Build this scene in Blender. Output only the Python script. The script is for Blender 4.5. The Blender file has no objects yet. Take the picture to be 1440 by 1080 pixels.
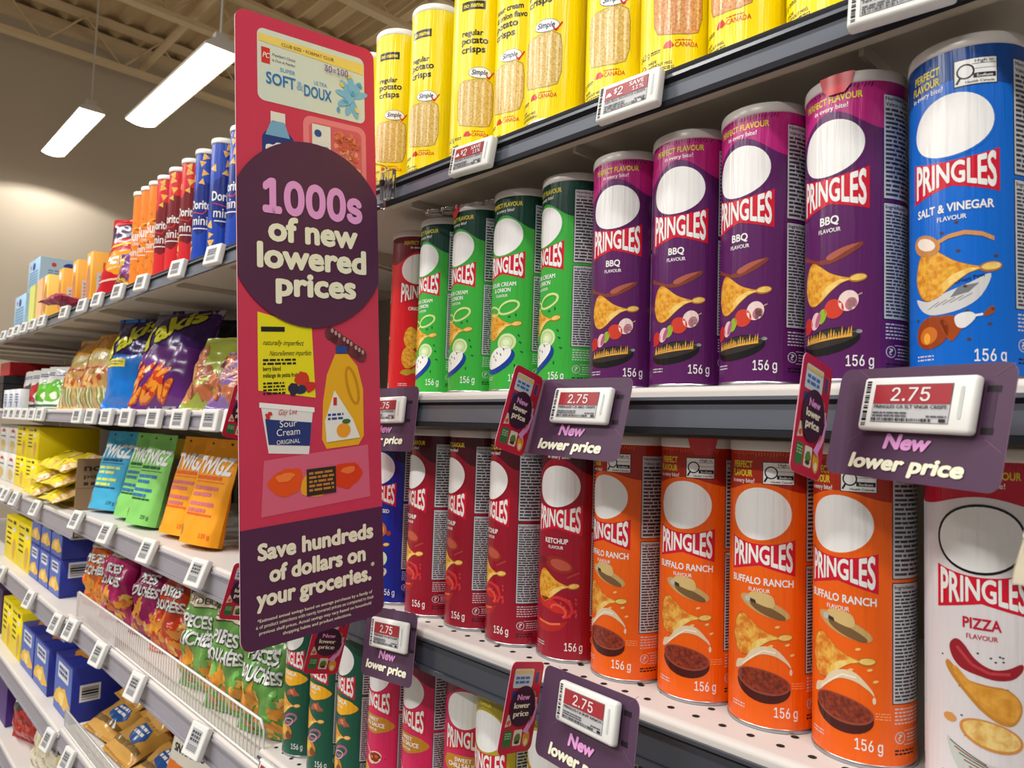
import bpy, bmesh, math, random, os
from mathutils import Vector, Matrix, Euler, noise
from mathutils.geometry import tessellate_polygon
PI = math.pi
sc = bpy.context.scene
COL = sc.collection

# ------------------------------------------------------------------ camera
cd = bpy.data.cameras.new('camera'); cam = bpy.data.objects.new('camera', cd); COL.objects.link(cam)
cd.sensor_width = 36.0; cd.sensor_fit = 'HORIZONTAL'; cd.lens = 1017.6 / 1440 * 36
yaw, pit, rol = math.radians(46.2545), math.radians(3.5929), math.radians(1.8364)
fw = Vector((-math.sin(yaw)*math.cos(pit), math.cos(yaw)*math.cos(pit), math.sin(pit)))
rt0 = Vector((math.cos(yaw), math.sin(yaw), 0)); up0 = rt0.cross(fw)
rt = math.cos(rol)*rt0 + math.sin(rol)*up0; up = -math.sin(rol)*rt0 + math.cos(rol)*up0
m = Matrix((rt, up, -fw)).transposed().to_4x4(); m.translation = Vector((0, -0.54607, 0)); cam.matrix_world = m
cd.clip_start = 0.02; cd.dof.use_dof = True; cd.dof.focus_distance = 0.80; cd.dof.aperture_fstop = 13.0
sc.camera = cam

# ------------------------------------------------------------------ light and exposure
sc.view_settings.view_transform = 'Standard'; sc.view_settings.look = 'None'
sc.view_settings.gamma = 1.0; sc.view_settings.exposure = -0.28; sc.view_settings.use_curve_mapping = False
W = bpy.data.worlds.new('store_ambient'); sc.world = W; W.use_nodes = True
bg = W.node_tree.nodes['Background']; bg.inputs[0].default_value = (1.0, 0.96, 0.90, 1); bg.inputs[1].default_value = 0.30
def area(name, loc, sx, sy, power, rot=(0, 0, 0), col=(1, .97, .92), spread=180):
    l = bpy.data.lights.new(name, 'AREA'); l.shape = 'RECTANGLE'; l.size = sx; l.size_y = sy; l.energy = power; l.color = col
    l.spread = math.radians(spread)
    o = bpy.data.objects.new(name, l); COL.objects.link(o); o.location = loc; o.rotation_euler = rot
    return o
# the rows of linear lamps over this aisle (above the frame)
for i, x in enumerate((-5.2, -3.4, -1.6, 0.2, 2.0)):
    area('aisle_lamp', (x, -1.05, 2.15), 1.25, 0.16, 36)
for i, x in enumerate((-5.0, -2.6, -0.2)):
    area('next_aisle_lamp', (x, -3.4, 2.3), 1.25, 0.16, 100)
# added unseen point lights beyond the shelving that brighten ceiling and end wall
for x in (-5.6, -3.2):
    l = bpy.data.lights.new('far_fill_light', 'POINT'); l.energy = 36; l.shadow_soft_size = .25; l.color = (1, .95, .86)
    o = bpy.data.objects.new('far_fill_light', l); COL.objects.link(o); o.location = (x, 4.2, 2.1)
# the lamp hung near the end wall washes it below its own height
sp = bpy.data.lights.new('wall_lamp', 'SPOT'); sp.energy = 30; sp.spot_size = math.radians(148); sp.spot_blend = 0.10; sp.color = (1, .97, .92); sp.shadow_soft_size = .05
so = bpy.data.objects.new('wall_lamp', sp); COL.objects.link(so); so.location = (-6.82, .70, 2.085); so.rotation_euler = (0, 0, 0)

# ------------------------------------------------------------------ materials
def lin(c):
    return tuple((v/255/12.92 if v/255 <= .04045 else ((v/255+.055)/1.055)**2.4) for v in c)
MATS = {}
FIN = dict(can=(.26, .42, 0.0), card=(.45, .35, 0), bag=(.22, .5, 0), matte=(.75, .2, 0), gloss=(.12, .5, 0), metal=(.3, .5, 1), screen=(.35, .4, 0), paper=(.6, .25, 0))
def mat(rgb, fin='matte', **kw):
    key = (tuple(rgb), fin, tuple(sorted(kw.items())))
    if key in MATS: return MATS[key]
    mm = bpy.data.materials.new('%s_%02x%02x%02x' % (fin, *[int(v) for v in rgb])); mm.use_nodes = True
    nt = mm.node_tree; b = nt.nodes['Principled BSDF']
    r, s, me = FIN[fin]
    b.inputs['Base Color'].default_value = (*lin(rgb), 1); b.inputs['Roughness'].default_value = kw.get('rough', r)
    b.inputs['Specular IOR Level'].default_value = s; b.inputs['Metallic'].default_value = me
    if fin == 'can':
        tc = nt.nodes.new('ShaderNodeTexCoord'); mp = nt.nodes.new('ShaderNodeMapping'); mp.inputs['Scale'].default_value = (230, 230, 14)
        nz = nt.nodes.new('ShaderNodeTexNoise'); nz.inputs['Scale'].default_value = 1.0; nz.inputs['Detail'].default_value = 2
        bu = nt.nodes.new('ShaderNodeBump'); bu.inputs['Strength'].default_value = .5; bu.inputs['Distance'].default_value = .0018
        nt.links.new(tc.outputs['Object'], mp.inputs[0]); nt.links.new(mp.outputs[0], nz.inputs[0]); nt.links.new(nz.outputs[0], bu.inputs['Height']); nt.links.new(bu.outputs[0], b.inputs['Normal'])
    if 'mix' in kw:      # printed photograph of food: two inks broken up by noise
        nz = nt.nodes.new('ShaderNodeTexNoise'); nz.inputs['Scale'].default_value = kw.get('ns', 240); nz.inputs['Detail'].default_value = 3
        tc = nt.nodes.new('ShaderNodeTexCoord'); nt.links.new(tc.outputs['Object'], nz.inputs[0])
        cr = nt.nodes.new('ShaderNodeValToRGB'); cr.color_ramp.elements[0].position = .38; cr.color_ramp.elements[1].position = .64
        cr.color_ramp.elements[0].color = (*lin(rgb), 1); cr.color_ramp.elements[1].color = (*lin(kw['mix']), 1)
        nt.links.new(nz.outputs[0], cr.inputs[0]); nt.links.new(cr.outputs[0], b.inputs['Base Color'])
    if 'bump' in kw:
        nz = nt.nodes.new('ShaderNodeTexNoise'); nz.inputs['Scale'].default_value = kw['bump']; nz.inputs['Detail'].default_value = 4
        tc = nt.nodes.new('ShaderNodeTexCoord'); nt.links.new(tc.outputs['Object'], nz.inputs[0])
        bu = nt.nodes.new('ShaderNodeBump'); bu.inputs['Strength'].default_value = kw.get('bs', .4); bu.inputs['Distance'].default_value = kw.get('bd', .004)
        nt.links.new(nz.outputs[0], bu.inputs['Height']); nt.links.new(bu.outputs[0], b.inputs['Normal'])
    if 'trans' in kw:
        b.inputs['Transmission Weight'].default_value = kw['trans']; b.inputs['IOR'].default_value = kw.get('ior', 1.45)
    if 'alpha' in kw: b.inputs['Alpha'].default_value = kw['alpha']
    if 'emit' in kw:
        b.inputs['Emission Color'].default_value = (*lin(rgb), 1); b.inputs['Emission Strength'].default_value = kw['emit']
    MATS[key] = mm
    return mm

# ------------------------------------------------------------------ object helpers
def tag(o, label=None, cat=None, group=None, kind=None):
    if label: o['label'] = label
    if cat: o['category'] = cat
    if group: o['group'] = group
    if kind: o['kind'] = kind
    return o
def thing(name, label, cat, loc=(0, 0, 0), rot=(0, 0, 0), group=None):
    o = bpy.data.objects.new(name, None); o.empty_display_size = .02; COL.objects.link(o)
    o.location = loc; o.rotation_euler = rot
    return tag(o, label, cat, group)
def mesh_obj(name, me, parent=None):
    o = bpy.data.objects.new(name, me); COL.objects.link(o)
    if parent is not None: o.parent = parent
    return o
class Geo:
    """faces with materials, collected and linked as one mesh object"""
    def __init__(s): s.v = []; s.f = []; s.m = []; s.n = []; s.sm = []; s.mats = []; s.custom = False
    def mi(s, mm):
        if mm not in s.mats: s.mats.append(mm)
        return s.mats.index(mm)
    def face(s, pts, mm, nrm=None, smooth=False):
        i = len(s.v); s.v += [tuple(p) for p in pts]
        s.n += [tuple(q) for q in nrm] if nrm else [(0, 0, 0)]*len(pts)
        if nrm: s.custom = True
        s.f.append(list(range(i, i+len(pts)))); s.m.append(s.mi(mm)); s.sm.append(bool(nrm) or smooth)
    def grid(s, P, nu, nv, mm, closed_u=False, smooth=True, flip=False):
        i0 = len(s.v)
        for j in range(nv+1):
            for i in range(nu if closed_u else nu+1):
                s.v.append(tuple(P(i/nu, j/nv))); s.n.append((0, 0, 0))
        w = nu if closed_u else nu+1
        for j in range(nv):
            for i in range(nu):
                a, b = i0+j*w+i, i0+j*w+(i+1) % w
                q = [a, b, b+w, a+w]
                s.f.append(q[::-1] if flip else q); s.m.append(s.mi(mm)); s.sm.append(smooth)
    def box(s, x0, x1, y0, y1, z0, z1, mm):
        p = [Vector((x, y, z)) for z in (z0, z1) for y in (y0, y1) for x in (x0, x1)]
        for q in ((0, 2, 3, 1), (4, 5, 7, 6), (0, 1, 5, 4), (2, 6, 7, 3), (0, 4, 6, 2), (1, 3, 7, 5)):
            s.face([p[k] for k in q], mm)
    def rbox(s, x0, x1, y0, y1, z0, z1, r, mm, seg=2):
        bm = bmesh.new(); bmesh.ops.create_cube(bm, size=1)
        for v in bm.verts: v.co = Vector(((x0+x1)/2+v.co.x*(x1-x0), (y0+y1)/2+v.co.y*(y1-y0), (z0+z1)/2+v.co.z*(z1-z0)))
        bmesh.ops.bevel(bm, geom=bm.edges[:], offset=r, segments=seg, affect='EDGES', profile=.5)
        s.add_bm(bm, mm)
    def add_bm(s, bm, mm, smooth=False):
        i0 = len(s.v); bm.verts.index_update()
        for v in bm.verts: s.v.append(tuple(v.co)); s.n.append((0, 0, 0))
        for f in bm.faces: s.f.append([i0+v.index for v in f.verts]); s.m.append(s.mi(mm)); s.sm.append(smooth)
        bm.free()
    def lathe(s, prof, mm, seg=64, smooth=True):
        s.grid(lambda u, v: (lambda r, z: (r*math.cos(u*2*PI), r*math.sin(u*2*PI), z))(*prof[int(round(v*(len(prof)-1)))]), seg, len(prof)-1, mm, closed_u=True, smooth=smooth)
    def disc(s, r, z, mm, seg=64, cx=0, cy=0, down=False):
        p = [(cx+r*math.cos(k*2*PI/seg), cy+r*math.sin(k*2*PI/seg), z) for k in range(seg)]
        s.face(p[::-1] if down else p, mm)
    def tube(s, pts, r, mm, seg=8):
        pts = [Vector(p) for p in pts]
        rings = []
        for k, p in enumerate(pts):
            d = (pts[min(k+1, len(pts)-1)]-pts[max(k-1, 0)]).normalized()
            a = d.cross(Vector((0, 0, 1)))
            if a.length < .05: a = d.cross(Vector((0, 1, 0)))
            a.normalize(); b = d.cross(a)
            rings.append([p+r*(math.cos(t*2*PI/seg)*a+math.sin(t*2*PI/seg)*b) for t in range(seg)])
        i0 = len(s.v)
        for rg in rings:
            for q in rg: s.v.append(tuple(q)); s.n.append((0, 0, 0))
        for k in range(len(pts)-1):
            for t in range(seg):
                a, b = i0+k*seg+t, i0+k*seg+(t+1) % seg
                s.f.append([a, b, b+seg, a+seg]); s.m.append(s.mi(mm)); s.sm.append(True)
    def mesh(s, name):
        me = bpy.data.meshes.new(name); me.from_pydata(s.v, [], s.f)
        for mm in s.mats: me.materials.append(mm)
        me.polygons.foreach_set('material_index', s.m); me.polygons.foreach_set('use_smooth', s.sm)
        if s.custom: me.normals_split_custom_set_from_vertices(s.n)
        me.update()
        return me
    def build(s, name, parent=None, loc=None):
        o = mesh_obj(name, s.mesh(name), parent)
        if loc: o.location = loc
        return o
def copy_thing(src, loc=None, rot=None, label=None):
    c = src.copy(); COL.objects.link(c)
    for ch in list(src.children):
        d = ch.copy(); COL.objects.link(d); d.parent = c
        for g in list(ch.children):
            e = g.copy(); COL.objects.link(e); e.parent = d
    if loc is not None: c.location = loc
    if rot is not None: c.rotation_euler = rot
    if label: c['label'] = label
    return c

# ------------------------------------------------------------------ printed artwork
try:
    FONT = bpy.data.fonts.load(os.path.join(bpy.utils.system_resource('DATAFILES'), 'fonts', 'Inter.woff2'))
except Exception:
    FONT = None
_tc = {}
def glyphs(s, bold, res=3):
    k = (s, bold, res)
    if k in _tc: return _tc[k]
    cu = bpy.data.curves.new('t', 'FONT'); cu.body = s; cu.resolution_u = res; cu.offset = bold
    if FONT and any(c.isdigit() for c in s): cu.font = FONT      # the built-in face has no flag on its 1
    o = bpy.data.objects.new('t', cu); COL.objects.link(o)
    dg = bpy.context.evaluated_depsgraph_get(); me = o.evaluated_get(dg).to_mesh()
    vs = [(v.co.x, v.co.y) for v in me.vertices]; fs = [tuple(p.vertices) for p in me.polygons]
    o.evaluated_get(dg).to_mesh_clear(); bpy.data.objects.remove(o); bpy.data.curves.remove(cu)
    _tc[k] = (vs, fs); return _tc[k]
CAPH = {}
def cap(c='H'):
    if c not in CAPH: CAPH[c] = max(v[1] for v in glyphs(c, 0.0)[0])
    return CAPH[c]
class Art:
    """flat print in millimetres; items = (polygon corner lists, material, layer)"""
    def __init__(s, fin='can'): s.it = []; s.fin = fin; s.clip = None
    def M(s, c): return c if isinstance(c, bpy.types.Material) else mat(c, s.fin)
    def poly(s, pts, col, L=1):
        if len(pts) > 4 or L < 0:
            t = tessellate_polygon([[Vector((p[0], p[1], 0)) for p in pts]])
            s.it.append(([[pts[a], pts[b], pts[c]] for a, b, c in t], s.M(col), L))
        else: s.it.append(([list(pts)], s.M(col), L))
    def spoly(s, pts, col, L=1, n=4):
        out = []; m_ = len(pts)     # closed smooth curve through the points
        for i in range(m_):
            a, b, c, d = pts[i-1], pts[i], pts[(i+1) % m_], pts[(i+2) % m_]
            for k in range(n):
                t = k/n; out.append(tuple(.5*(2*b[q]+(c[q]-a[q])*t+(2*a[q]-5*b[q]+4*c[q]-d[q])*t*t+(3*b[q]-a[q]-3*c[q]+d[q])*t**3) for q in (0, 1)))
        s.poly(out, col, L)
    def rect(s, x0, y0, x1, y1, col, L=1): s.poly([(x0, y0), (x1, y0), (x1, y1), (x0, y1)], col, L)
    def rrect(s, x0, y0, x1, y1, r, col, L=1, seg=5):
        p = []
        for cx, cy, a in ((x1-r, y0+r, -90), (x1-r, y1-r, 0), (x0+r, y1-r, 90), (x0+r, y0+r, 180)):
            for k in range(seg+1):
                t = math.radians(a+90*k/seg); p.append((cx+r*math.cos(t), cy+r*math.sin(t)))
        s.poly(p, col, L)
    def ell(s, cx, cy, rx, ry, col, L=1, rot=0, seg=28, a0=0, a1=360):
        c, n = math.cos(math.radians(rot)), math.sin(math.radians(rot)); p = []
        full = (a1-a0) >= 360
        for k in range(seg if full else seg+1):
            t = math.radians(a0+(a1-a0)*k/seg); x, y = rx*math.cos(t), ry*math.sin(t); p.append((cx+x*c-y*n, cy+x*n+y*c))
        s.poly(p, col, L)
    def ring(s, cx, cy, rx, ry, w, col, L=1, rot=0, seg=28, a0=0, a1=360):
        c, n = math.cos(math.radians(rot)), math.sin(math.radians(rot))
        def P(t, k): x, y = (rx-k)*math.cos(t), (ry-k)*math.sin(t); return (cx+x*c-y*n, cy+x*n+y*c)
        q = []
        for k in range(seg):
            t, u = math.radians(a0+(a1-a0)*k/seg), math.radians(a0+(a1-a0)*(k+1)/seg)
            q.append([P(t, w), P(u, w), P(u, 0), P(t, 0)])
        s.it.append((q, s.M(col), L))
    def line(s, pts, w, col, L=1):
        q = []
        for (x0, y0), (x1, y1) in zip(pts, pts[1:]):
            d = math.hypot(x1-x0, y1-y0) or 1; nx, ny = -(y1-y0)/d*w/2, (x1-x0)/d*w/2
            q.append([(x0-nx, y0-ny), (x1-nx, y1-ny), (x1+nx, y1+ny), (x0+nx, y0+ny)])
        s.it.append((q, s.M(col), L))
    def blob(s, cx, cy, rx, ry, col, L=1, seed=0, amp=.15, rot=0, seg=26):
        rn = random.Random(seed); ph = [rn.uniform(0, 6.28) for _ in range(4)]; c, n = math.cos(math.radians(rot)), math.sin(math.radians(rot)); p = []
        for k in range(seg):
            t = 2*PI*k/seg; q = 1+amp*(.6*math.sin(2*t+ph[0])+.5*math.sin(3*t+ph[1])+.35*math.sin(5*t+ph[2])+.25*math.sin(8*t+ph[3]))
            x, y = rx*q*math.cos(t), ry*q*math.sin(t); p.append((cx+x*c-y*n, cy+x*n+y*c))
        s.poly(p, col, L)
    def text(s, st, x0, x1, y, h, col, L=2, bold=.02, shear=0, rot=0, warp=None, res=3, align=None):
        """fit the string into x0..x1 with its baseline at y and capitals h high (x1 None: natural width)"""
        vs, fs = glyphs(st, 0.0, res); num = any(ch.isdigit() for ch in st)
        if not vs: return
        a, b = min(v[0] for v in vs), max(v[0] for v in vs); ky = h/(cap('0') if num else cap()); kx = (x1-x0)/(b-a) if x1 is not None else ky*.95
        if x1 is None and align == 'c': x0 -= (b-a)*kx/2
        if x1 is None and align == 'r': x0 -= (b-a)*kx
        c, n = math.cos(math.radians(rot)), math.sin(math.radians(rot)); q = []
        e = max(0., bold*.62 if num else bold*.85)      # heavier weights are struck several times, slightly shifted
        if e <= .002: off = [(0, 0)]
        elif h < 5: off = [(-e, 0), (e, 0)]
        elif e < .018: off = [(-e, -e*.5), (e, -e*.5), (-e, e*.5), (e, e*.5)]
        else: off = [(e*math.cos(k*PI/4), e*math.sin(k*PI/4)) for k in range(8)]+([(0, 0)] if e > .03 else [])
        for j, (ox, oy) in enumerate(off):
            P = []
            for vx, vy in vs:
                vx += ox; vy += oy
                X, Y = (vx-a)*kx+shear*vy*ky, vy*ky
                X, Y = x0+X*c-Y*n, y+X*n+Y*c
                if warp: X, Y = warp(X, Y)
                P.append((X, Y))
            s.it.append(([[P[i] for i in f] for f in fs], s.M(col), L+.06*j))
    def micro(s, x0, y0, x1, y1, rows, col, L=2, fill=.55, seed=1, word=(1.0, 3.6)):
        rn = random.Random(seed); h = (y1-y0)/rows; q = []
        for r in range(rows):
            x = x0; yb = y0+r*h+h*(1-fill)/2
            while x < x1:
                w = min(rn.uniform(*word), x1-x)
                if w > .3: q.append([(x, yb), (x+w, yb), (x+w, yb+h*fill), (x, yb+h*fill)])
                x += w+h*.35
        s.it.append((q, s.M(col), L))
    def bars(s, x0, y0, x1, y1, col, L=2, seed=1, vertical=False, n=24):
        rn = random.Random(seed); q = []; t = 0; T = []
        while t < 1: w = rn.choice((1, 1, 2, 3))/n/1.6; T.append((t, min(1, t+w))); t += w+rn.choice((1, 1, 2))/n/1.6
        for a, b in T:
            q.append([(x0, y0+(y1-y0)*a), (x1, y0+(y1-y0)*a), (x1, y0+(y1-y0)*b), (x0, y0+(y1-y0)*b)] if vertical else [(x0+(x1-x0)*a, y0), (x0+(x1-x0)*b, y0), (x0+(x1-x0)*b, y1), (x0+(x1-x0)*a, y1)])
        s.it.append((q, s.M(col), L))
    def paste(s, o, dx=0, dy=0, kx=1, ky=None, dL=0):
        ky = kx if ky is None else ky
        for ps, mm, L in o.it: s.it.append(([[(x*kx+dx, y*ky+dy) for x, y in p] for p in ps], mm, L+dL))
def cut(p, ax, lo, hi):
    def half(p, val, keep_hi):
        out = []
        for i in range(len(p)):
            a, b = p[i], p[(i+1) % len(p)]
            da, db = (a[ax]-val, b[ax]-val) if keep_hi else (val-a[ax], val-b[ax])
            if da >= 0: out.append(a)
            if (da >= 0) != (db >= 0):
                t = da/(da-db); out.append((a[0]+(b[0]-a[0])*t, a[1]+(b[1]-a[1])*t))
        return out
    p = half(p, lo, True)
    return half(p, hi, False) if len(p) > 2 else []
def area2(p): return abs(sum(p[i][0]*p[(i+1) % len(p)][1]-p[(i+1) % len(p)][0]*p[i][1] for i in range(len(p))))
def split(p, ax, step, lo=None, hi=None):
    a, b = min(q[ax] for q in p), max(q[ax] for q in p)
    if lo is not None: a = max(a, lo); b = min(b, hi)
    k0, k1 = math.floor(a/step+1e-6), math.ceil(b/step-1e-6); out = []
    for k in range(k0, k1):
        l, h = k*step, (k+1)*step
        if lo is not None: l = max(l, lo); h = min(h, hi)
        if h <= l: continue
        r = cut(p, ax, l, h)
        if len(r) > 2 and area2(r) > 1e-7: out.append(r)
    return out
def print_art(g, art, fn, du=None, dv=None, box=None, flip=False):
    """lay the print onto a surface: fn(u, v, layer) -> point, normal"""
    for ps, mm, L in art.it:
        for p in ps:
            if area2(p) < 1e-7: continue
            s2 = sum(p[i][0]*p[(i+1) % len(p)][1]-p[(i+1) % len(p)][0]*p[i][1] for i in range(len(p)))
            if s2 < 0: p = p[::-1]
            if box:
                p = cut(p, 0, box[0], box[2])
                if len(p) > 2: p = cut(p, 1, box[1], box[3])
                if len(p) < 3: continue
            parts = split(p, 0, du) if du else [p]
            if dv: parts = [r for q in parts for r in split(q, 1, dv)]
            for q in parts:
                R = [fn(x, y, L) for x, y in q]
                a = [r[0] for r in R]; n = [r[1] for r in R]
                if flip: a = a[::-1]; n = n[::-1]
                g.face(a, mm, n)
# ------------------------------------------------------------------ the building
def struct(g, name): return tag(g.build(name), kind='structure')
wallm = mat((196, 183, 164), 'matte', rough=.8, bump=3, bs=.05)
g = Geo(); g.box(-7.45, -7.3, -6, 7.5, -1.52, 4.2, wallm); struct(g, 'wall_left')
g = Geo(); g.box(-7.3, 2.4, 7.3, 7.45, -1.52, 4.2, wallm); struct(g, 'wall_back')
g = Geo(); g.box(-7.45, 2.4, -6, 7.45, -1.6, -1.52, mat((150, 144, 136), 'gloss', rough=.25)); struct(g, 'floor')
deckm = mat((206, 182, 142), 'matte', rough=.7)
g = Geo()
P = []
y = -6.0
for k in range(68):     # trapezoid ribs of the steel roof deck, running along the aisle
    for dy, dz in ((0, 0), (.06, .05), (.14, .05), (.20, 0)): P.append((y+dy, 3.46+(y+k*0)*.0+dz))
    y += .2
for (y0, z0), (y1, z1) in zip(P, P[1:]): g.face([(-7.3, y0, z0), (2.4, y0, z0), (2.4, y1, z1), (-7.3, y1, z1)][::-1], deckm)
ceil = struct(g, 'ceiling')
beam = mat((226, 204, 166), 'matte', rough=.6)
for x in (-6.95, -5.75, -4.55, -3.35, -2.15):
    g = Geo()
    g.box(x-.05, x+.05, -6, 7.3, 3.42, 3.455, beam); g.box(x-.04, x+.04, -6, 7.3, 3.06, 3.10, beam)
    yy = -6
    while yy < 7:
        g.tube([(x, yy, 3.09), (x, yy+.3, 3.43), (x, yy+.6, 3.09)], .011, beam, 6); yy += .6
    g.build('joist', ceil)
for y0, z0 in ((1.42, 3.22), (2.9, 3.3), (4.2, 3.25)):
    g = Geo(); g.tube([(-7.28, y0, z0), (2.3, y0, z0)], .032, beam, 10); g.build('pipe', ceil)
g = Geo(); g.box(-7.32, -7.22, -6, 7.4, 3.36, 3.46, beam); tag(g.build('trim_1'), kind='structure')

def lamp_fixture(label, x0, x1, y, z, ztop, group):
    t = thing('ceiling_lamp', label, 'ceiling lamp', ((x0+x1)/2, y, z), (0, 0, 0), group); L = (x1-x0)/2; w = .078
    g = Geo(); g.grid(lambda u, v: (-L+2*L*u, -w+2*w*v, -.018*math.sin(PI*v)), 8, 10, mat((255, 248, 236), 'paper', emit=9.0), flip=True); g.build('diffuser', t)
    g = Geo(); hm = mat((206, 200, 190), 'matte')
    prof = [(-w-.004, -.004), (-w-.004, .012), (-w*.55, .045), (w*.55, .045), (w+.004, .012), (w+.004, -.004), (w, .0), (-w, .0)]
    for (a, b), (c, d) in zip(prof, prof[1:]+prof[:1]): g.face([(-L, a, b), (-L, c, d), (L, c, d), (L, a, b)], hm)
    for s in (-1, 1): g.face([(s*L, a, b) for a, b in (prof if s < 0 else prof[::-1])], hm)
    g.build('housing', t)
    for X in (L-.04, -L+.04):
        g = Geo(); g.box(X-.02, X+.02, -.03, .03, .045, .085, hm); g.build('bracket', t)
    g = Geo(); g.tube([(L-.04, 0, .08), (L-.04, 0, .4), (L-.04, 0, ztop-z)], .006, hm, 6); g.build('hanging_cord', t)
    return t
lamp_fixture('white linear lamp hanging nearest the end wall', -6.80, -5.62, .70, 2.12, 3.45, 'hanging linear lamps')
lamp_fixture('white linear lamp hanging right behind the top of the purple and red sign', -4.58, -3.36, .72, 1.74, 3.45, 'hanging linear lamps')

# ------------------------------------------------------------------ store shelving
boardm = mat((212, 207, 203), 'matte', rough=.42, bump=700, bs=.12, bd=.0006)
underm = mat((188, 178, 164), 'matte', rough=.5)
railm = mat((62, 66, 77), 'gloss', rough=.2)
railA = mat((92, 95, 106), 'gloss', rough=.16)  # same grey plastic, lightened to paint in the aisle lamps' reflection
railT = mat((104, 110, 122), 'gloss', rough=.22)  # paler copy for the top rails, mirrored light painted into the grey
railm2 = mat((150, 148, 160), 'gloss', rough=.22)  # left rails: bright aisle reflection painted into the base grey
gap_shadem = mat((34, 34, 40), 'matte')  # dark lips and gaps; on rail feet it also paints the shade beneath
def store_shelf(label, x0, x1, z, rail=.033, rm=None, holes=True, y1=.46, lip=None, foot=None):
    t = thing('store_shelf', label, 'shelf', (x0, 0, z), (0, 0, 0), 'shelves of the long display run'); w = x1-x0-.004
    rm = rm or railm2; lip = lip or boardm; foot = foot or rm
    g = Geo()
    g.face([(0, .004, 0), (w, .004, 0), (w, y1, 0), (0, y1, 0)], boardm)
    # rolled front lip
    g.grid(lambda u, v: (w*u, .004-.007*math.sin(v*PI/2), -.005*(1-math.cos(v*PI/2))), 1, 6, lip)
    g.face([(0, -.003, -.010), (w, -.003, -.010), (w, -.003, -.005), (0, -.003, -.005)], lip)
    g.face([(0, .012, -.022), (0, y1, -.022), (w, y1, -.022), (w, .012, -.022)], underm); g.face([(0, .012, -.022), (w, .012, -.022), (w, .012, -rail-.004), (0, .012, -rail-.004)], underm)
    g.face([(0, .0, -rail-.004), (0, .012, -rail-.004), (w, .012, -rail-.004), (w, .0, -rail-.004)], underm)
    for X in (0, w): g.face([(X, 0, 0), (X, y1, 0), (X, y1, -.022), (X, 0, -rail)], underm)
    for k in range(int(w/.3)+1):
        X = min(w-.01, .005+k*.3); g.box(X, X+.004, .03, y1-.02, -.034, -.022, underm)
    if holes:
        a = Art('matte')
        n = int(w/.0254)
        for r, yy in enumerate((20, 45.4)):
            for k in range(n): a.ell(12+k*25.4, yy, 3.4, 3.4, (38, 34, 34), 1, seg=12)
        print_art(g, a, lambda u, v, L: (Vector((u/1000, v/1000, .0002*L)), Vector((0, 0, 1))))
    g.build('board', t)
    g = Geo()   # price channel
    g.face([(0, -.0035, -rail), (w, -.0035, -rail), (w, -.0015, -.011), (0, -.0015, -.011)], rm)
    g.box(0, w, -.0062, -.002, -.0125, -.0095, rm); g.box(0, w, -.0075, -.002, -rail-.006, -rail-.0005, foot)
    g.face([(0, -.006, -.0128), (w, -.006, -.0128), (w, -.0015, -.0165), (0, -.0015, -.0165)][::-1], rm if rm is railm2 else gap_shadem)
    g.build('price_channel', t)
    for X in (.004, w-.008):
        g = Geo(); q = [(.03, -.0225), (y1, -.0225), (y1, -.10), (.30, -.055), (.03, -.034)]
        for e in (0, .004): g.face([(X+e, a, b) for a, b in (q if e else q[::-1])], underm)
        for (a, b), (c, d) in zip(q, q[1:]+q[:1]): g.face([(X, a, b), (X, c, d), (X+.004, c, d), (X+.004, a, b)], underm)
        g.build('bracket', t)
    return t
X0, X1, X2, X3, X4 = .14, -1.122, -2.33, -3.55, -4.77
store_shelf('top grey shelf carrying the yellow crisps tubes', X1, X0, .337, rm=railT, holes=False, lip=gap_shadem, foot=gap_shadem)
store_shelf('middle shelf with green, purple and blue crisps cans', X1, X0, .0425, rail=.036, rm=railA, foot=gap_shadem)
store_shelf('white perforated lower shelf with dark red and orange crisps cans', X1, X0, -.2425, rail=.041, rm=railm)
store_shelf('bottom shelf in view with dark green and pink crisps cans', X1, X0, -.520, rail=.041, rm=railm)
LZ = dict(T=.335, A=.019, B=-.268, C=-.552, D=-.862, E=-1.155)
for (a, b, wh) in ((X2, X1, 'nearest'), (X3, X2, 'second'), (X4, X3, 'farthest')):
    d = -.018 if wh != 'nearest' else 0
    for key, what in (('T', 'top left shelf'), ('A', 'left shelf with bright snack bags'), ('B', 'left shelf with pouches and yellow boxes'), ('C', 'left shelf with pretzel bags and blue boxes'), ('D', 'low left shelf with gold bags and boxes'), ('E', 'lowest left shelf in view')):
        z = LZ[key]+(d if key in 'BCD' else 0)
        far = {'nearest': 'section next to the hanging sign', 'second': 'middle section', 'farthest': 'farthest section'}[wh]
        store_shelf('%s, %s' % (what, far), a, b, z, rail=.034 if key in 'TA' else (.05 if wh == 'nearest' else .056), rm=railT if key == 'T' else None, holes=False, lip=gap_shadem if key == 'T' else None)
bk = mat((150, 140, 126), 'matte', rough=.6)
for k, (a, b) in enumerate(((X1, X0), (X2, X1), (X3, X2), (X4, X3))):
    g = Geo(); g.box(a+.004, b-.004, .462, .474, -1.515, .56 if k == 0 else .40, bk)
    tag(g.build('back_panel'), ('beige back panel behind the crisps cans', 'beige back panel behind the pretzel bags', 'beige back panel behind the blue and yellow boxes', 'beige back panel at the far end of the shelving')[k], 'back panel', 'back panels of the shelving')
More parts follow.
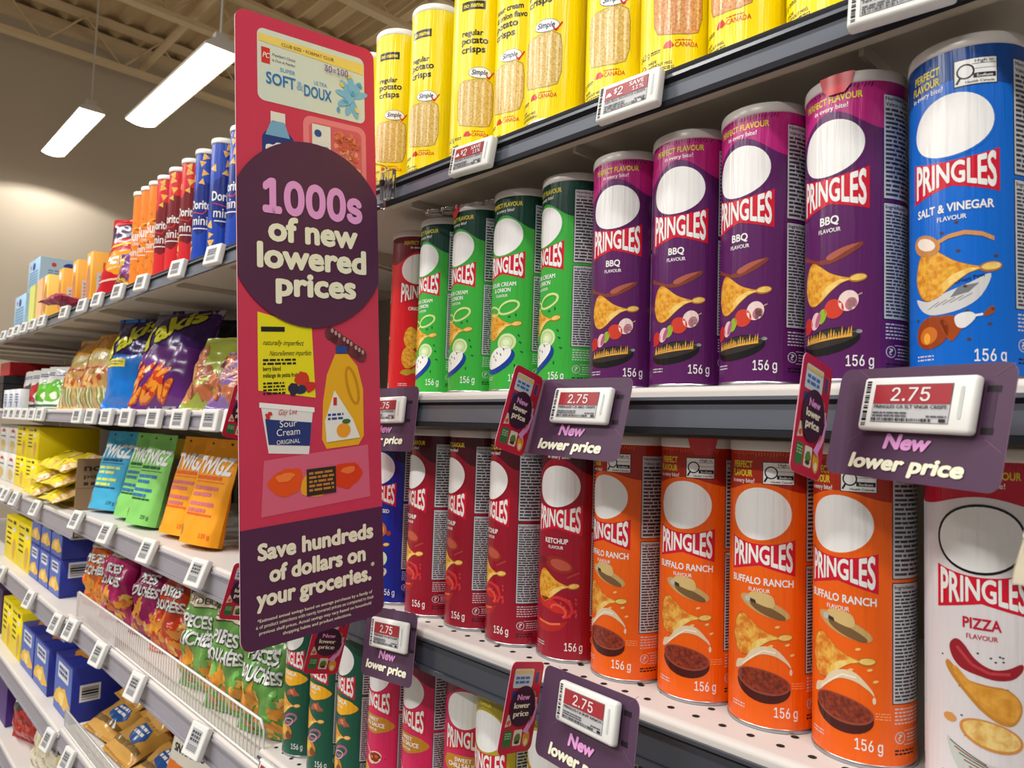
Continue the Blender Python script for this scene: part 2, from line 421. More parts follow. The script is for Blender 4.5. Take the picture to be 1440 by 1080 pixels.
# ------------------------------------------------------------------ crisps cans
CR = 37.5
CAN_H = 232.0
def can_fn(r=CR, step=.07):
    def f(u, v, L):
        t = u/r; R = (r+L*step)/1000
        return Vector((R*math.sin(t), -R*math.cos(t), v/1000)), Vector((math.sin(t), -math.cos(t), 0))
    return f
WHITE = (236, 236, 236); PALE = (205, 206, 212); INK = (28, 26, 32); RED = (205, 18, 48)
CHIP = lambda: mat((206, 128, 30), 'can', mix=(232, 176, 62), ns=260)
CHIP2 = lambda: mat((232, 190, 96), 'can', mix=(244, 214, 130), ns=200)
def chip(a, x, y, k=1.0, red=False):
    """saddle-shaped crisp with its far corner folded to a small loop"""
    body = [(-22, -2), (-20, 8), (-16, 14), (-11, 16), (-4, 12), (4, 6), (12, 2.5), (19, .6), (19, -.6), (12, -3), (4, -9), (-3, -15), (-10, -18), (-16, -16), (-20, -10)]
    a.spoly([(x+px*k*1.03, y+py*k*1.03) for px, py in body], (150, 92, 24), 2)
    a.spoly([(x+px*k, y+py*k) for px, py in body], mat((214, 116, 34), 'can', mix=(236, 190, 84), ns=180) if red else CHIP(), 3)
    a.poly([(x+px*k, y+py*k) for px, py in [(-2, -14), (4, -8.5), (12, -2.6), (19, 0), (12, .4), (3, -3), (-3, -8)]], CHIP2(), 4)
    a.ell(x+24*k, y+.6*k, 6.5*k, 3.2*k, (180, 115, 30), 3, rot=8); a.ell(x+24.3*k, y+.9*k, 5.4*k, 2.3*k, CHIP2(), 4, rot=8)
def nutrition(a, x0=39, x1=76, seed=3, hole=None):
    for y0, y1, rows, hd, w in ((139.5, 221, 20, ('Nutrition Facts', 'Valeur nutritive'), (3, 12)), (48, 137, 31, ('Ingredients:',), (2, 9))):
        a.rect(x0, y0, x1, y1, INK, 1); a.rect(x0+.7, y0+.7, x1-.7, y1-.7, (196, 197, 204), 2)
        yt = y1-1.5
        for h in hd: a.text(h, x0+2, x0+2+len(h)*1.75, yt-3.2, 2.7, INK, 3, bold=.02, res=2); yt -= 4.4
        a.micro(x0+2, y0+2, x1-2, yt, rows, (62, 62, 68), 3, seed=seed+rows, word=w, fill=.56)
        if len(hd) == 2:
            for k in range(4): a.rect(x0+2, y0+14+k*14, x1-2, y0+14.6+k*14, INK, 3)
    a.micro(x0+2, 33, x1-8, 46, 5, PALE, 1, seed=seed, fill=.4)
    a.ring(x0+6.5, 24, 4.4, 4.4, .6, PALE, 2); a.text('?', x0+4.9, x0+8.1, 21.7, 4.8, PALE, 2)
    a.rrect(x0+1, 18.4, x1-2, 29.6, 5, (0, 0, 0), -5) if False else None
    a.line([(x0+10, 29), (x1-2, 29)], .5, PALE, 2); a.line([(x0+10, 19), (x1-2, 19)], .5, PALE, 2); a.micro(x0+13, 20.5, x1-4, 27.5, 3, PALE, 2, seed=seed+1, fill=.4)
    a.micro(x0+2, 11, x1-16, 16, 2, INK, 1, seed=seed+2)
def hisym(a, x0, y0):
    a.rect(x0, y0, x0+26, y0+19, INK, 3); a.rect(x0+.6, y0+.6, x0+25.4, y0+18.4, WHITE, 4)
    a.ring(x0+7, y0+10, 5.4, 5.4, 1.1, INK, 5); a.line([(x0+4, y0+6.2), (x0+1.6, y0+2)], 1.5, INK, 5)
    a.rect(x0+11.6, y0+4.6, x0+25, y0+8, INK, 5); a.text('Sodium', x0+13.5, x0+23, y0+5.2, 1.9, WHITE, 6, bold=.02, res=2)
    a.text('High in', x0+12.5, x0+23.5, y0+15.6, 2.0, INK, 5, res=2); a.text('Health Canada', x0+7, x0+24, y0+1.5, 1.7, INK, 5, res=2)
    a.rect(x0+11, y0+14.4, x0+25, y0+14.8, INK, 5); a.rect(x0+11, y0+11, x0+25, y0+11.3, INK, 5)
def brand_front(a, x, p, fr=False):
    new = p.get('new'); d = 0 if new else 7
    # plain white oval (the face printed in it is a mascot and is left out) over the red name band
    top = lambda X: 158+d-((1-min(1, abs((X-x)/29))**2)*5.5)
    bot = lambda X: 128+d*.6+(1-abs((X-x)/29))*7.0
    N = 14; px = [x-29+58*k/N for k in range(N+1)]
    a.poly([(X, bot(X)) for X in px]+[(X, top(X)) for X in px[::-1]], p.get('band', RED), 2)
    a.ell(x-.5, 178+d*.75, 28.2, 23.8, p.get('edge', (20, 20, 24)) if p.get('outline') else p['body'], 3, rot=6, seg=40)
    a.ell(x-.5, 178+d*.75, 26.4, 22, WHITE, 4, rot=6, seg=40)
    hh = 17.6+d*.35
    def warp(X, Y):
        t = (Y-100)/hh; yb, yt = bot(X)+3.0, top(X)-1.6
        return X, yb+(yt-yb)*t
    a.text('PRINGLES', x-26, x+26.5, 100, hh, WHITE, 5, bold=.032, warp=warp, res=4)
    y = p.get('ty', 119)+d*.6
    y += {1: 0, 2: 3}[len(p['name'])] if not p.get('plate') else 0
    if p.get('plate'):
        a.blob(x+1, y-3.5, 31, 12.5, p['plate'], 3, seed=4, amp=.09)
    yy = y; nc = p.get('ncol', WHITE)
    if fr and not p.get('plate'): a.text('SAVEUR', x-9, x+9, y+7, 3.0, nc, 4)
    for st, w, h in p['name']:
        a.text(st, x-w/2, x+w/2, yy, h, nc, 4, bold=.03); yy -= h+2
    if not fr and p.get('fl', True): a.text('FLAVOUR', x-9, x+9, yy+.6+(h-4)*.5, 3.2, nc, 4, bold=.02)
    p['food'](a, x)
    a.text('156 g', x+13, x+32, 13, 8.2, p.get('ncol2', WHITE), 3, bold=.014)
    a.micro(x-26, 14, x-12, 19, 2, p.get('ncol2', PALE), 2, seed=8, fill=.4)
def slogan(a, x, p):
    yl = (225, 205, 50)
    if p.get('from'):
        a.text('FLAVOURS from', x-18, x+18, 217, 4.2, yl, 3); a.text(p['from'], x-9, x+9, 210.5, 4.2, yl, 3)
    elif p.get('hi'):
        a.text('PERFECT', x-28, x-7, 216.5, 5.4, yl, 3, bold=.03); a.text('FLAVOUR', x-30, x-7, 209, 5.4, yl, 3, bold=.03); a.text('in every bite!', x-30, x-5, 203.5, 3.6, WHITE, 3, bold=.02)
        hisym(a, x+2, 203)
    else:
        a.text('PERFECT FLAVOUR', x-24, x+24, 219, 5.0, yl, 3, bold=.03); a.text('in every bite!', x-14, x+14, 213, 3.7, WHITE, 3, bold=.02)
    rn = random.Random(5)
    for k in range(26):
        X = x-30+k*2.4
        a.line([(X, 226+rn.uniform(0, 2)), (X+(X-x)*.06, 230)], .8, p.get('tick', (60, 14, 50)), 2)
def can_art(p):
    a = Art('can'); H = CAN_H
    a.rect(-PI*CR, 3, PI*CR, H-1, p['body'], 0)
    n = 60; tw = p.get('wave', 200)
    for c in (0, -82):
        w = 41
        P = [(c-w+2*w*k/30, tw-9*math.cos(k/30*2*PI)*(1 if not p.get('new') else .4)) for k in range(31)]
        a.poly([(c-w, H-1)]+P+[(c+w, H-1)], p['top'], 1)
    a.rect(41, tw-9, PI*CR, H-1, p['top'], 1); a.rect(-PI*CR, tw-9, -123+.2, H-1, p['top'], 1)
    for c, fr in ((0, False), (-82, True)):
        slogan(a, c, p); brand_front(a, c, p, fr)
    nutrition(a, seed=p.get('seed', 3))
    # slanting winding seam of the paper tube
    return a
def crisp_can(name, p, label, group, loc, uc, tab=None, lid_col=(206, 200, 196)):
    t = thing(name, label, 'crisps can', loc, (0, 0, uc/CR), group)
    g = Geo(); print_art(g, can_art(p), can_fn(), du=2.45)
    g.disc(.0372, .004, mat((170, 170, 175), 'metal'), down=True)
    g.build('printed_tube', t)
    r = Geo(); r.lathe([(.036, .0), (.0377, .0003), (.0380, .0018), (.0377, .0036), (.0372, .004)], mat((190, 190, 195), 'metal')); r.build('base_rim', t)
    l = Geo(); lm = mat(lid_col, 'gloss', rough=.28)
    l.lathe([(.0374, .2308), (.0380, .2312), (.0383, .2325), (.0381, .2385), (.0374, .2398), (.0350, .2400), (.0345, .2388), (.0001, .2388)], lm)
    l.build('plastic_lid', t)
    if tab is not None:
        s = Geo(); sm = mat((196, 44, 52), 'gloss', rough=.3); a0 = tab
        A = Art('gloss'); A.poly([(-13, 240.0), (-11, 231), (-6, 224.5), (6, 224.5), (11, 231), (13, 240.0)], sm, 25)
        print_art(s, A, can_fn(), du=2.45)
        s.build('red_pull_tab', t).rotation_euler = (0, 0, a0)
    return t
# food pictures
def food_bbq(a, x):
    a.spoly([(x-30, 104), (x-20, 100), (x-8, 96), (x+2, 98), (x+12, 103), (x+23, 107), (x+24, 104), (x+14, 97), (x+2, 92.5), (x-8, 93), (x-20, 97), (x-30, 100)], (128, 58, 44), 2)
    a.spoly([(x-2, 98), (x+10, 103.5), (x+22, 106), (x+12, 100), (x+2, 95)], (170, 92, 74), 3)
    chip(a, x-3, 79)
    a.line([(x-26, 40), (x+24, 68)], .8, (200, 170, 120), 2)
    for dx, y, rx, ry, c in ((-21, 46, 5.5, 6.5, (190, 44, 38)), (-12, 49, 4.5, 7, (226, 190, 200)), (-9.5, 49.5, 2, 6, (178, 90, 130)), (-5.5, 52, 3.6, 6, (140, 176, 50)), (4, 57, 7.5, 7.5, (204, 62, 44)), (14.5, 62.5, 7, 8, (236, 212, 208)), (16.5, 60, 4, 5, (190, 110, 130))):
        a.ell(x+dx, y, rx, ry, c, 4 if rx > 3 else 5, rot=-20)
    a.ell(x-2, 32, 25, 10, (22, 20, 22), 3, rot=9); a.ell(x-2, 34.5, 24, 6.5, (52, 46, 44), 4, rot=9)
    rn = random.Random(2)
    for k in range(20):
        X = x-22+k*2; a.poly([(X-1, 31+k*.22), (X+1.2, 31+k*.22), (X+rn.uniform(-.5, 1.5), 36+k*.22+rn.uniform(0, 4))], (232, 170, 60), 5)
    a.line([(x-24, 31), (x+22, 39.5)], .5, (120, 116, 112), 6); a.ell(x+22, 39, 2.2, 1.4, (150, 150, 156), 5)
def food_onion(a, x):
    for cy, s in ((99, 1),):
        a.ring(x+10, cy, 15, 8, 2.6, (206, 228, 150), 3, rot=18); a.ring(x+10, cy, 12.4, 5.6, .8, (120, 170, 80), 4, rot=18); a.ring(x-14, 96, 12, 6, 2.2, (196, 222, 140), 3, rot=-10)
    chip(a, x-3, 79)
    for dx, dy in ((12, 88), (20, 90), (24, 66), (28, 47), (26, 58), (20, 31)): a.ell(x+dx, dy, .9, 2, (16, 92, 44), 3, rot=dx*9)
    a.ell(x+9, 58, 12.5, 10.5, (206, 226, 168), 4, rot=12); a.ring(x+9, 58, 9, 7.4, .7, (150, 190, 110), 5, rot=12); a.ell(x+9, 58, 4.5, 3.4, (228, 240, 200), 5)
    a.ell(x-2, 36, 24, 12, (18, 60, 150), 4, rot=26); a.ell(x-4, 40.5, 21.5, 10.5, (238, 238, 236), 5, rot=26)
    for dx, dy in ((-10, 42), (-4, 46), (2, 44), (-6, 38), (6, 50)): a.ell(x+dx, dy, .8, 1.8, (40, 90, 60), 6, rot=30)
def food_vinegar(a, x):
    a.ell(x-18, 96, 11.5, 7.5, (196, 132, 70), 4, rot=-24); a.ell(x-18, 97, 8, 4.2, (236, 222, 212), 5, rot=-24)
    P = [(-10, 96), (-2, 99.5), (8, 101), (18, 99), (25, 95.5)]
    a.poly([(x+u, v+1.6) for u, v in P]+[(x+u, v-1.4) for u, v in P[::-1]], (206, 146, 86), 4)
    chip(a, x-3, 76, 1.08)
    a.spoly([(x-27, 59), (x-21, 50), (x-11, 46), (x+5, 48.5), (x+17, 57), (x+23, 72), (x+10, 66), (x-6, 60), (x-16, 56)], (206, 206, 208), 2)
    a.poly([(x-1, 57), (x+10, 60), (x+16, 66), (x+4, 64)], (120, 122, 126), 3); a.text('Crispy Post', x+2, x+20, 66, 2.4, INK, 3, rot=14, res=2)
    for k in range(5): a.line([(x-16+k*5, 50.5+k), (x-8+k*5, 55+k)], .5, (130, 130, 134), 3)
    a.ell(x-14, 34, 13, 11, (150, 62, 18), 4, rot=28); a.spoly([(x-8, 44), (x+4, 43.5), (x+7, 38), (x-1, 27)], (160, 70, 22), 4); a.ell(x-16, 32, 7, 6, (206, 112, 34), 5, rot=28); a.ell(x-17, 30, 2.6, 4, (240, 170, 60), 6)
    a.spoly([(x+2, 44), (x+10, 46.5), (x+14, 43), (x+8, 36), (x+3, 37)], (226, 226, 228), 5); a.line([(x+12, 43.5), (x+18, 44.5)], 1.6, WHITE, 5)
    a.blob(x+22, 46.5, 4.5, 2, (150, 76, 36), 4, rot=40)
    for dx, dy in ((3, 109), (-6, 103), (26, 84), (4, 89), (8, 64), (9, 47), (-26, 44), (22, 38), (24, 48), (10, 28)): a.ell(x+dx, dy, 1.3, 1.0, (90, 60, 44), 4)
def food_ketchup(a, x):
    a.ell(x+4, 101, 17, 8, (150, 44, 36), 3, rot=-12); a.ell(x+6, 101, 12, 5.4, (186, 84, 66), 4, rot=-12); a.blob(x-20, 103, 9, 4, (120, 24, 36), 3, seed=2)
    a.line([(x+14, 88), (x+20, 91), (x+27, 94)], 2, (170, 60, 60), 3)
    chip(a, x-3, 79)
    a.blob(x-4, 58, 20, 6, (196, 40, 34), 3, seed=9, rot=-12); a.ring(x+7, 57, 15, 11, 3.2, (206, 44, 50), 4, rot=-20, a0=-60, a1=200); a.ring(x+5, 53, 10, 7, 2.4, (226, 84, 70), 5, rot=-20, a0=-40, a1=190)
    a.spoly([(x-28, 44), (x-12, 40), (x+8, 41), (x+16, 44), (x+8, 34), (x-8, 30), (x-24, 34)], (176, 34, 30), 3); a.line([(x-22, 40), (x-4, 38), (x+8, 40)], 2.2, (224, 110, 70), 4)
    rn = random.Random(6)
    for k in range(14): a.ell(x+rn.uniform(8, 28), rn.uniform(40, 72), 1.0, 1.7, (206, 56, 60), 4, rot=30)
def food_buffalo(a, x):
    a.ell(x+4, 101, 22, 6.5, (196, 164, 104), 4, rot=-18); a.ell(x+7, 98, 15.5, 3.6, (120, 90, 56), 5, rot=-20)
    a.spoly([(x-10, 104), (x-8, 111), (x-1, 113), (x+10, 111), (x+13, 104), (x+9, 101), (x-4, 104)], (214, 184, 122), 6); a.poly([(x-12, 105), (x-2, 103), (x-3, 106), (x-11, 108)], (60, 50, 44), 7); a.ell(x-10, 106, 2.6, 2.4, (190, 190, 190), 8)
    chip(a, x-3, 77, 1.0, red=True)
    P = [(-22, 46), (-16, 48), (-8, 55), (2, 62), (13, 62), (22, 57), (26, 53), (24, 58), (14, 68), (4, 69), (-6, 64), (-12, 56), (-20, 53)]
    a.spoly([(x+u, v) for u, v in P], (226, 206, 174), 5); a.line([(x-14, 51), (x-6, 58), (x+4, 65.5), (x+14, 65)], 1.1, (246, 234, 212), 6); a.ell(x+26, 50, 1.2, 2.6, (230, 210, 180), 5)
    a.ell(x+3, 36, 23, 13, (70, 26, 22), 4, rot=-5); a.ell(x+3, 40, 23, 10, (150, 72, 56), 5, rot=-6); a.ell(x+3, 40.4, 21.4, 8.8, mat((104, 40, 30), 'can', mix=(150, 62, 38), ns=300), 6, rot=-6)
    for dx, dy in ((15, 86), (20, 78), (10, 70), (23, 72), (27, 64)): a.ell(x+dx, dy, 2, 1, (236, 196, 120), 5, rot=20)
    a.micro(x+27, 36, x+38, 42, 3, (255, 170, 110), 3, fill=.35)
def food_pizza(a, x):
    P = [(-20, 104), (-16, 109), (-11, 107), (-4, 98), (5, 93), (14, 94), (23, 98), (24, 94), (18, 88), (8, 86), (-2, 87.5), (-12, 90), (-18, 96)]
    a.spoly([(x+u, v) for u, v in P], (150, 26, 40), 3); a.line([(x-15, 104), (x-6, 94), (x+4, 90), (x+16, 91)], 2, (190, 60, 70), 4)
    Q = [(-23, 91), (-20, 93), (-10, 84), (2, 82), (14, 81), (22, 74), (23, 66), (18, 58), (10, 58), (0, 64), (-10, 74), (-20, 85)]
    a.spoly([(x+u, v) for u, v in Q], (196, 132, 50), 3); a.spoly([(x+2+u*.86, 73+(v-73)*.86) for u, v in Q], mat((208, 142, 46), 'can', mix=(226, 164, 66), ns=180), 4)
    a.ell(x-20, 55, 4.5, 3, (214, 150, 80), 4); a.ell(x+5, 49, 19, 9.5, (206, 140, 70), 4, rot=-12); a.ell(x+5, 49.4, 17, 8, mat((236, 206, 130), 'can', mix=(214, 160, 80), ns=170), 5, rot=-12)
    a.spoly([(x-22, 42), (x-12, 35), (x+2, 31), (x+16, 29), (x+26, 26), (x+20, 16), (x+6, 10), (x-8, 16), (x-18, 28)], (196, 200, 196), 3)
    for k in range(6): a.line([(x-20+k*3, 40-k*3.4), (x+2+k*4, 30-k*2.6)], .8, (150, 60, 60) if k % 2 else (60, 110, 80), 4)
    a.ell(x+6, 21, 10, 5.5, (36, 36, 40), 5, rot=-12); a.ell(x+6, 21, 8, 4, (196, 200, 196), 6, rot=-12)
    rn = random.Random(3)
    for k in range(26): a.ell(x+rn.uniform(-26, 27), rn.uniform(44, 106), .8, .6, (40, 80, 60), 2)
def food_masala(a, x):
    a.blob(x+10, 98, 9, 7, (168, 86, 62), 3, seed=3, amp=.45); a.blob(x+9, 99, 4, 3, (210, 130, 90), 4, seed=5, amp=.4)
    chip(a, x-3, 78, .95)
    a.ring(x+8, 58, 14, 8, 3.4, (166, 96, 130), 3, rot=20); a.ring(x+4, 52, 11, 6, 1.6, (216, 170, 190), 4, rot=20)
    a.blob(x-4, 36, 15, 14, (196, 128, 40), 3, seed=7); a.blob(x-7, 38, 9, 8, (232, 176, 60), 4, seed=8); a.blob(x+6, 32, 7, 6, (120, 66, 34), 4, seed=9)
def food_chili(a, x):
    a.line([(x-22, 96), (x-2, 80)], 2.4, (226, 150, 160), 3); a.ell(x+6, 76, 13, 8, (230, 200, 170), 3, rot=20); a.blob(x+7, 77, 10, 6, (130, 44, 26), 4, seed=2); a.ell(x+10, 78, 3, 2, (196, 90, 50), 5); a.ell(x+2, 76, 2, 2, (210, 120, 60), 5)
    chip(a, x-3, 50)
    rn = random.Random(4)
    for k in range(14): a.ell(x+rn.uniform(-26, 28), rn.uniform(24, 90), 1.0, 1.0, (150, 10, 50), 4)
def food_original(a, x):
    chip(a, x+2, 84, .95); chip(a, x-2, 56, .9)
    for k in range(3): a.blob(x-14+k*14, 34+4*k, 9, 4, (176, 150, 40), 3, seed=k, rot=30*k)
def food_dressed(a, x):
    a.ell(x+4, 100, 13, 11, (190, 96, 52), 3); a.ell(x+4, 100, 9, 7.4, (226, 150, 90), 4); a.ell(x+4, 100, 3, 3, INK, 5); a.ell(x+20, 96, 4, 3.4, (150, 60, 30), 3)
    chip(a, x-2, 80, .8); a.ell(x+6, 60, 14, 11, (200, 222, 190), 4, rot=20); a.ell(x+6, 40, 15, 7, (206, 196, 170), 3, rot=25); a.ell(x+6, 42, 11, 4.6, (120, 110, 90), 4, rot=25)
S = dict(
 original=dict(body=(205, 26, 34), top=(104, 18, 30), band=(196, 20, 40), name=[('ORIGINAL', 28, 4.8)], fl=False, food=food_original, tick=(120, 30, 30)),
 onion=dict(body=(58, 172, 62), top=(10, 62, 50), name=[('SOUR CREAM', 38, 4.8), ('& ONION', 25, 4.8)], food=food_onion, tick=(8, 50, 40), ty=117),
 bbq=dict(body=(88, 28, 92), top=(184, 32, 122), name=[('BBQ', 15, 6)], food=food_bbq, wave=203),
 vinegar=dict(body=(2, 102, 206), top=(12, 66, 138), name=[('SALT & VINEGAR', 50, 5.6)], food=food_vinegar, new=True, hi=True, tick=(12, 66, 138), wave=206, ty=117),
 dressed=dict(body=(16, 34, 146), top=(10, 16, 72), name=[('ALL DRESSED', 40, 4.8)], food=food_dressed, tick=(10, 16, 72)),
 ketchup=dict(body=(150, 18, 42), top=(72, 14, 28), name=[('KETCHUP', 28, 5)], food=food_ketchup, tick=(60, 10, 24), wave=205),
 buffalo=dict(body=(238, 98, 14), top=(168, 40, 22), name=[('BUFFALO RANCH', 55, 5.6)], food=food_buffalo, new=True, hi=True, tick=(226, 90, 30), wave=200),
 pizza=dict(body=(222, 216, 220), top=(188, 20, 50), name=[('PIZZA', 22, 7)], ncol=(188, 20, 50), ncol2=(60, 50, 60), outline=True, food=food_pizza, new=True, tick=(150, 14, 40), wave=203, ty=118),
 masala=dict(body=(16, 86, 66), top=(10, 60, 48), name=[('MASALA', 34, 6)], plate=(240, 176, 24), food=food_masala, tick=(10, 60, 48)),
 chili=dict(body=(206, 30, 88), top=(120, 16, 50), name=[('SWEET', 22, 4.6), ('CHILI SAUCE', 42, 5)], plate=(190, 128, 30), food=food_chili, tick=(90, 10, 40), **{'from': 'THAILAND'}),
 olive=dict(body=(176, 160, 28), top=(140, 128, 30), name=[('SZECHUAN', 34, 4.8)], plate=(196, 30, 40), food=food_chili, tick=(110, 100, 20), **{'from': 'CHINA'}),
)
S['olive']['name'] = [('SPICY', 22, 5)]
zA, zB, zC, zT = .0425, -.2425, -.520, .337
def row(kind, name, cans, z, fmt, group):
    first = {}
    for i, (x, y, uc, lab, tab) in enumerate(cans):
        key = tab
        if key not in first:
            first[key] = crisp_can(name, S[kind], lab, group, (x, y, z), uc, tab)
        else: copy_thing(first[key], (x, y, z), (0, 0, uc/CR), lab)
row('original', 'red_crisps_can', [(-.871, .086, 38, 'bright red crisps can beside the hanging purple sign, left of the green cans', None)], zA, '', 'crisps cans on the middle shelf')
row('onion', 'green_crisps_can', [
    (-.786, .074, -3.9, 'bright green sour cream and onion crisps can right beside the red can', None),
    (-.701, .063, -3.5, 'bright green sour cream and onion crisps can with a red tab on its lid', -.25),
    (-.620, .061, 2.3, 'bright green crisps can with its label turned widest to the front', None),
    (-.540, .062, -13, 'bright green crisps can touching the first purple can', None)], zA, '', 'crisps cans on the middle shelf')
row('bbq', 'purple_crisps_can', [
    (-.4570, .053, 9, 'purple barbecue crisps can next to the green cans', None),
    (-.3798, .051, 7, 'purple barbecue crisps can, second of four from the green cans', None),
    (-.3030, .047, -3.8, 'purple barbecue crisps can, third of four from the green cans', None),
    (-.225, .045, -5.6, 'purple barbecue crisps can with a red tab on its lid, next to the blue can', .15)], zA, '', 'crisps cans on the middle shelf')
row('vinegar', 'blue_crisps_can', [(-.146, .045, -1, 'bright blue salt and vinegar crisps can at the right end of the middle shelf', None)], zA, '', 'crisps cans on the middle shelf')
row('dressed', 'navy_crisps_can', [(-.850, .060, -2, 'dark blue crisps can beside the hanging sign on the lower shelf', None)], zB, '', 'crisps cans on the lower shelf')
row('ketchup', 'dark_red_crisps_can', [
    (-.768, .058, -9.1, 'dark red ketchup crisps can next to the dark blue can', None),
    (-.690, .062, -12, 'dark red ketchup crisps can, second from the dark blue can', None),
    (-.611, .060, -12.7, 'dark red ketchup crisps can, third from the dark blue can', None),
    (-.5345, .067, 7.4, 'dark red ketchup crisps can with its whole name facing out, beside the orange cans', None)], zB, '', 'crisps cans on the lower shelf')
row('buffalo', 'orange_crisps_can', [
    (-.4575, .068, -1.1-4, 'orange crisps can beside the dark red ketchup cans', None),
    (-.3805, .075, 13-8, 'orange crisps can with a red tab on its lid, second from the dark red cans', .45),
    (-.304, .072, 5.2, 'orange crisps can, third from the dark red cans', None),
    (-.226, .066, -5.5, 'orange crisps can next to the white pizza can', None)], zB, '', 'crisps cans on the lower shelf')
row('pizza', 'white_crisps_can', [(-.143, .066, 7, 'white and red pizza crisps can at the right end of the lower shelf', None)], zB, '', 'crisps cans on the lower shelf')
row('masala', 'dark_green_crisps_can', [
    (-1.0792, 0.056, 2, 'dark green masala crisps can at the left end of the bottom shelf', None),
    (-0.9993, 0.056, -1.3, 'dark green masala crisps can, middle one of three', None),
    (-0.9226, 0.058, -5, 'dark green masala crisps can next to the pink chilli can', None)], zC, '', 'crisps cans on the bottom shelf')
row('chili', 'pink_crisps_can', [
    (-0.8445, 0.060, 0, 'pink sweet chili crisps can next to the dark green cans', None),
    (-0.7646, 0.060, -3, 'pink sweet chili crisps can, middle one of three', None),
    (-0.6880, 0.068, 18, 'pink sweet chili crisps can beside the olive can', None)], zC, '', 'crisps cans on the bottom shelf')
row('olive', 'olive_crisps_can', [
    (-0.6122, 0.052, 0, 'olive yellow crisps can left of the lowest price card with the flap', None),
    (-0.5366, 0.060, 4, 'olive yellow crisps can partly under the lowest price card', None),
    (-0.4578, 0.072, -20, 'olive yellow crisps can mostly behind the lowest price card', None),
    (-0.3818, 0.060, -26, 'olive yellow crisps can right of the lowest price card, only its lid in view', None)], zC, '', 'crisps cans on the bottom shelf')
# ------------------------------------------------------------------ yellow tubes on the top shelf
YEL = (250, 226, 0)
def yellow_art(lines, hue, fr):
    a = Art('can'); r = 36.0; a.rect(-PI*r, 3, PI*r, 231, YEL, 0)
    pc = mat(hue[0], 'can', mix=hue[1], ns=420)
    for c, f in ((0, False), (-88, True)):
        P = [(-23, 52), (-24, 84), (-22, 96), (-15, 99), (14, 101), (22, 97), (24, 84), (24, 56), (20, 42), (10, 39), (-8, 40), (-19, 43)]
        a.poly([(c+x*1.03, 70+(y-70)*1.02) for x, y in P], (150, 130, 60), 1); a.poly([(c+x, y) for x, y in P], pc, 2)
        for k in range(5): a.poly([(c-18+k*9, 44), (c-16+k*9, 44), (c-15+k*9, 97), (c-18.5+k*9, 97)], mat(hue[1], 'can', mix=(244, 232, 190), ns=420), 3)
        a.ell(c+6, 109, 15, 7.5, (40, 60, 120), 3); a.ell(c+6, 109, 14.4, 6.9, (250, 250, 250), 4)
        a.text('Simple', c-5, c+15, 106.5, 6.2, (30, 50, 110), 5, bold=.03, shear=.2)
        a.line([(c+14, 106), (c+17, 102), (c+24, 112)], 1.8, (214, 30, 40), 5)
        y = 158 if len(lines) == 3 else 166
        for st, w, h in lines: a.text(st, c-20, c-20+w*1.08, y, h*1.1, INK, 3, bold=.035); y -= h+4.2
        a.rect(c-22, 192, c+10, 203, INK, 2); a.text('no name', c-19, c+7, 195, 6, YEL, 3, bold=.03)
        a.blob(c-8, 30, 4, 4, (214, 40, 30), 3, seed=3, amp=.3); a.text('CANADA', c-2, c+20, 27, 4.6, (214, 40, 30), 3); a.micro(c-2, 32.5, c+14, 34.5, 1, (214, 40, 30), 3)
        a.text('142 g', c-44, c-29, 24, 5.6, INK, 3, bold=.0)
        a.micro(c-27, 24, c-16, 28, 2, INK, 3, seed=4); a.ring(c-38, 13, 5, 5, .9, (200, 40, 50), 3); a.text('MSG', c-41.5, c-34.5, 11.5, 3, INK, 3); a.text('MADE', c-30, c-20, 15.5, 2.8, INK, 3); a.text('WITHOUT MSG.', c-30, c-4, 11.4, 2.8, INK, 3); a.micro(c-30, 6.5, c-2, 10, 2, INK, 3)
    return a
def yellow_can(lines, hue, label, loc, uc):
    t = thing('yellow_crisps_tube', label, 'crisps tube', loc, (0, 0, uc/36.0), 'yellow tubes on the top shelf')
    g = Geo(); print_art(g, yellow_art(lines, hue, 0), can_fn(36.0), du=2.45); g.disc(.0358, .004, mat((170, 170, 175), 'metal'), down=True); g.build('printed_tube', t)
    r = Geo(); r.lathe([(.0345, 0), (.0361, .0003), (.0363, .0018), (.0361, .0036), (.0358, .004)], mat((190, 190, 195), 'metal')); r.build('base_rim', t)
    l = Geo(); l.lathe([(.036, .2300), (.0363, .2304), (.0366, .232), (.0365, .2375), (.0358, .2390), (.034, .2392), (.0335, .2380), (.0001, .2380)], mat((240, 240, 236), 'gloss', rough=.3)); l.build('plastic_lid', t)
    return t
REG = [('regular', 26, 6.4), ('potato', 32, 7.6), ('crisps', 29, 7.6)]
SCO = [('sour cream', 38, 6.2), ('& onion flavour', 50, 6.2), ('potato', 32, 7.4), ('crisps', 29, 7.4)]
tan = ((206, 164, 70), (232, 204, 132)); pink = ((206, 130, 76), (232, 176, 116))
Y0 = None
y1 = yellow_can(REG, tan, 'yellow regular potato crisps tube beside the upper edge of the hanging sign', (-.887, .05, .3375), 24)
copy_thing(y1, (-.974, .06, .3375), (0, 0, .2), 'yellow crisps tube mostly behind the upper edge of the hanging sign')
copy_thing(y1, (-.797, .05, .3375), (0, 0, 15/36), 'yellow regular potato crisps tube, second one with its white lid in view')
copy_thing(y1, (-.703, .05, .3375), (0, 0, 26/36), 'yellow regular potato crisps tube behind the leftmost two dollar price tag')
y2 = yellow_can(SCO, tan, 'yellow sour cream crisps tube squeezed behind its neighbours above the empty rail', (-.6275, .058, .3375), 5)
copy_thing(y1, (-.5545, .040, .3375), (0, 0, 8/36), 'yellow crisps tube between the two left two dollar price tags, widest of its row')
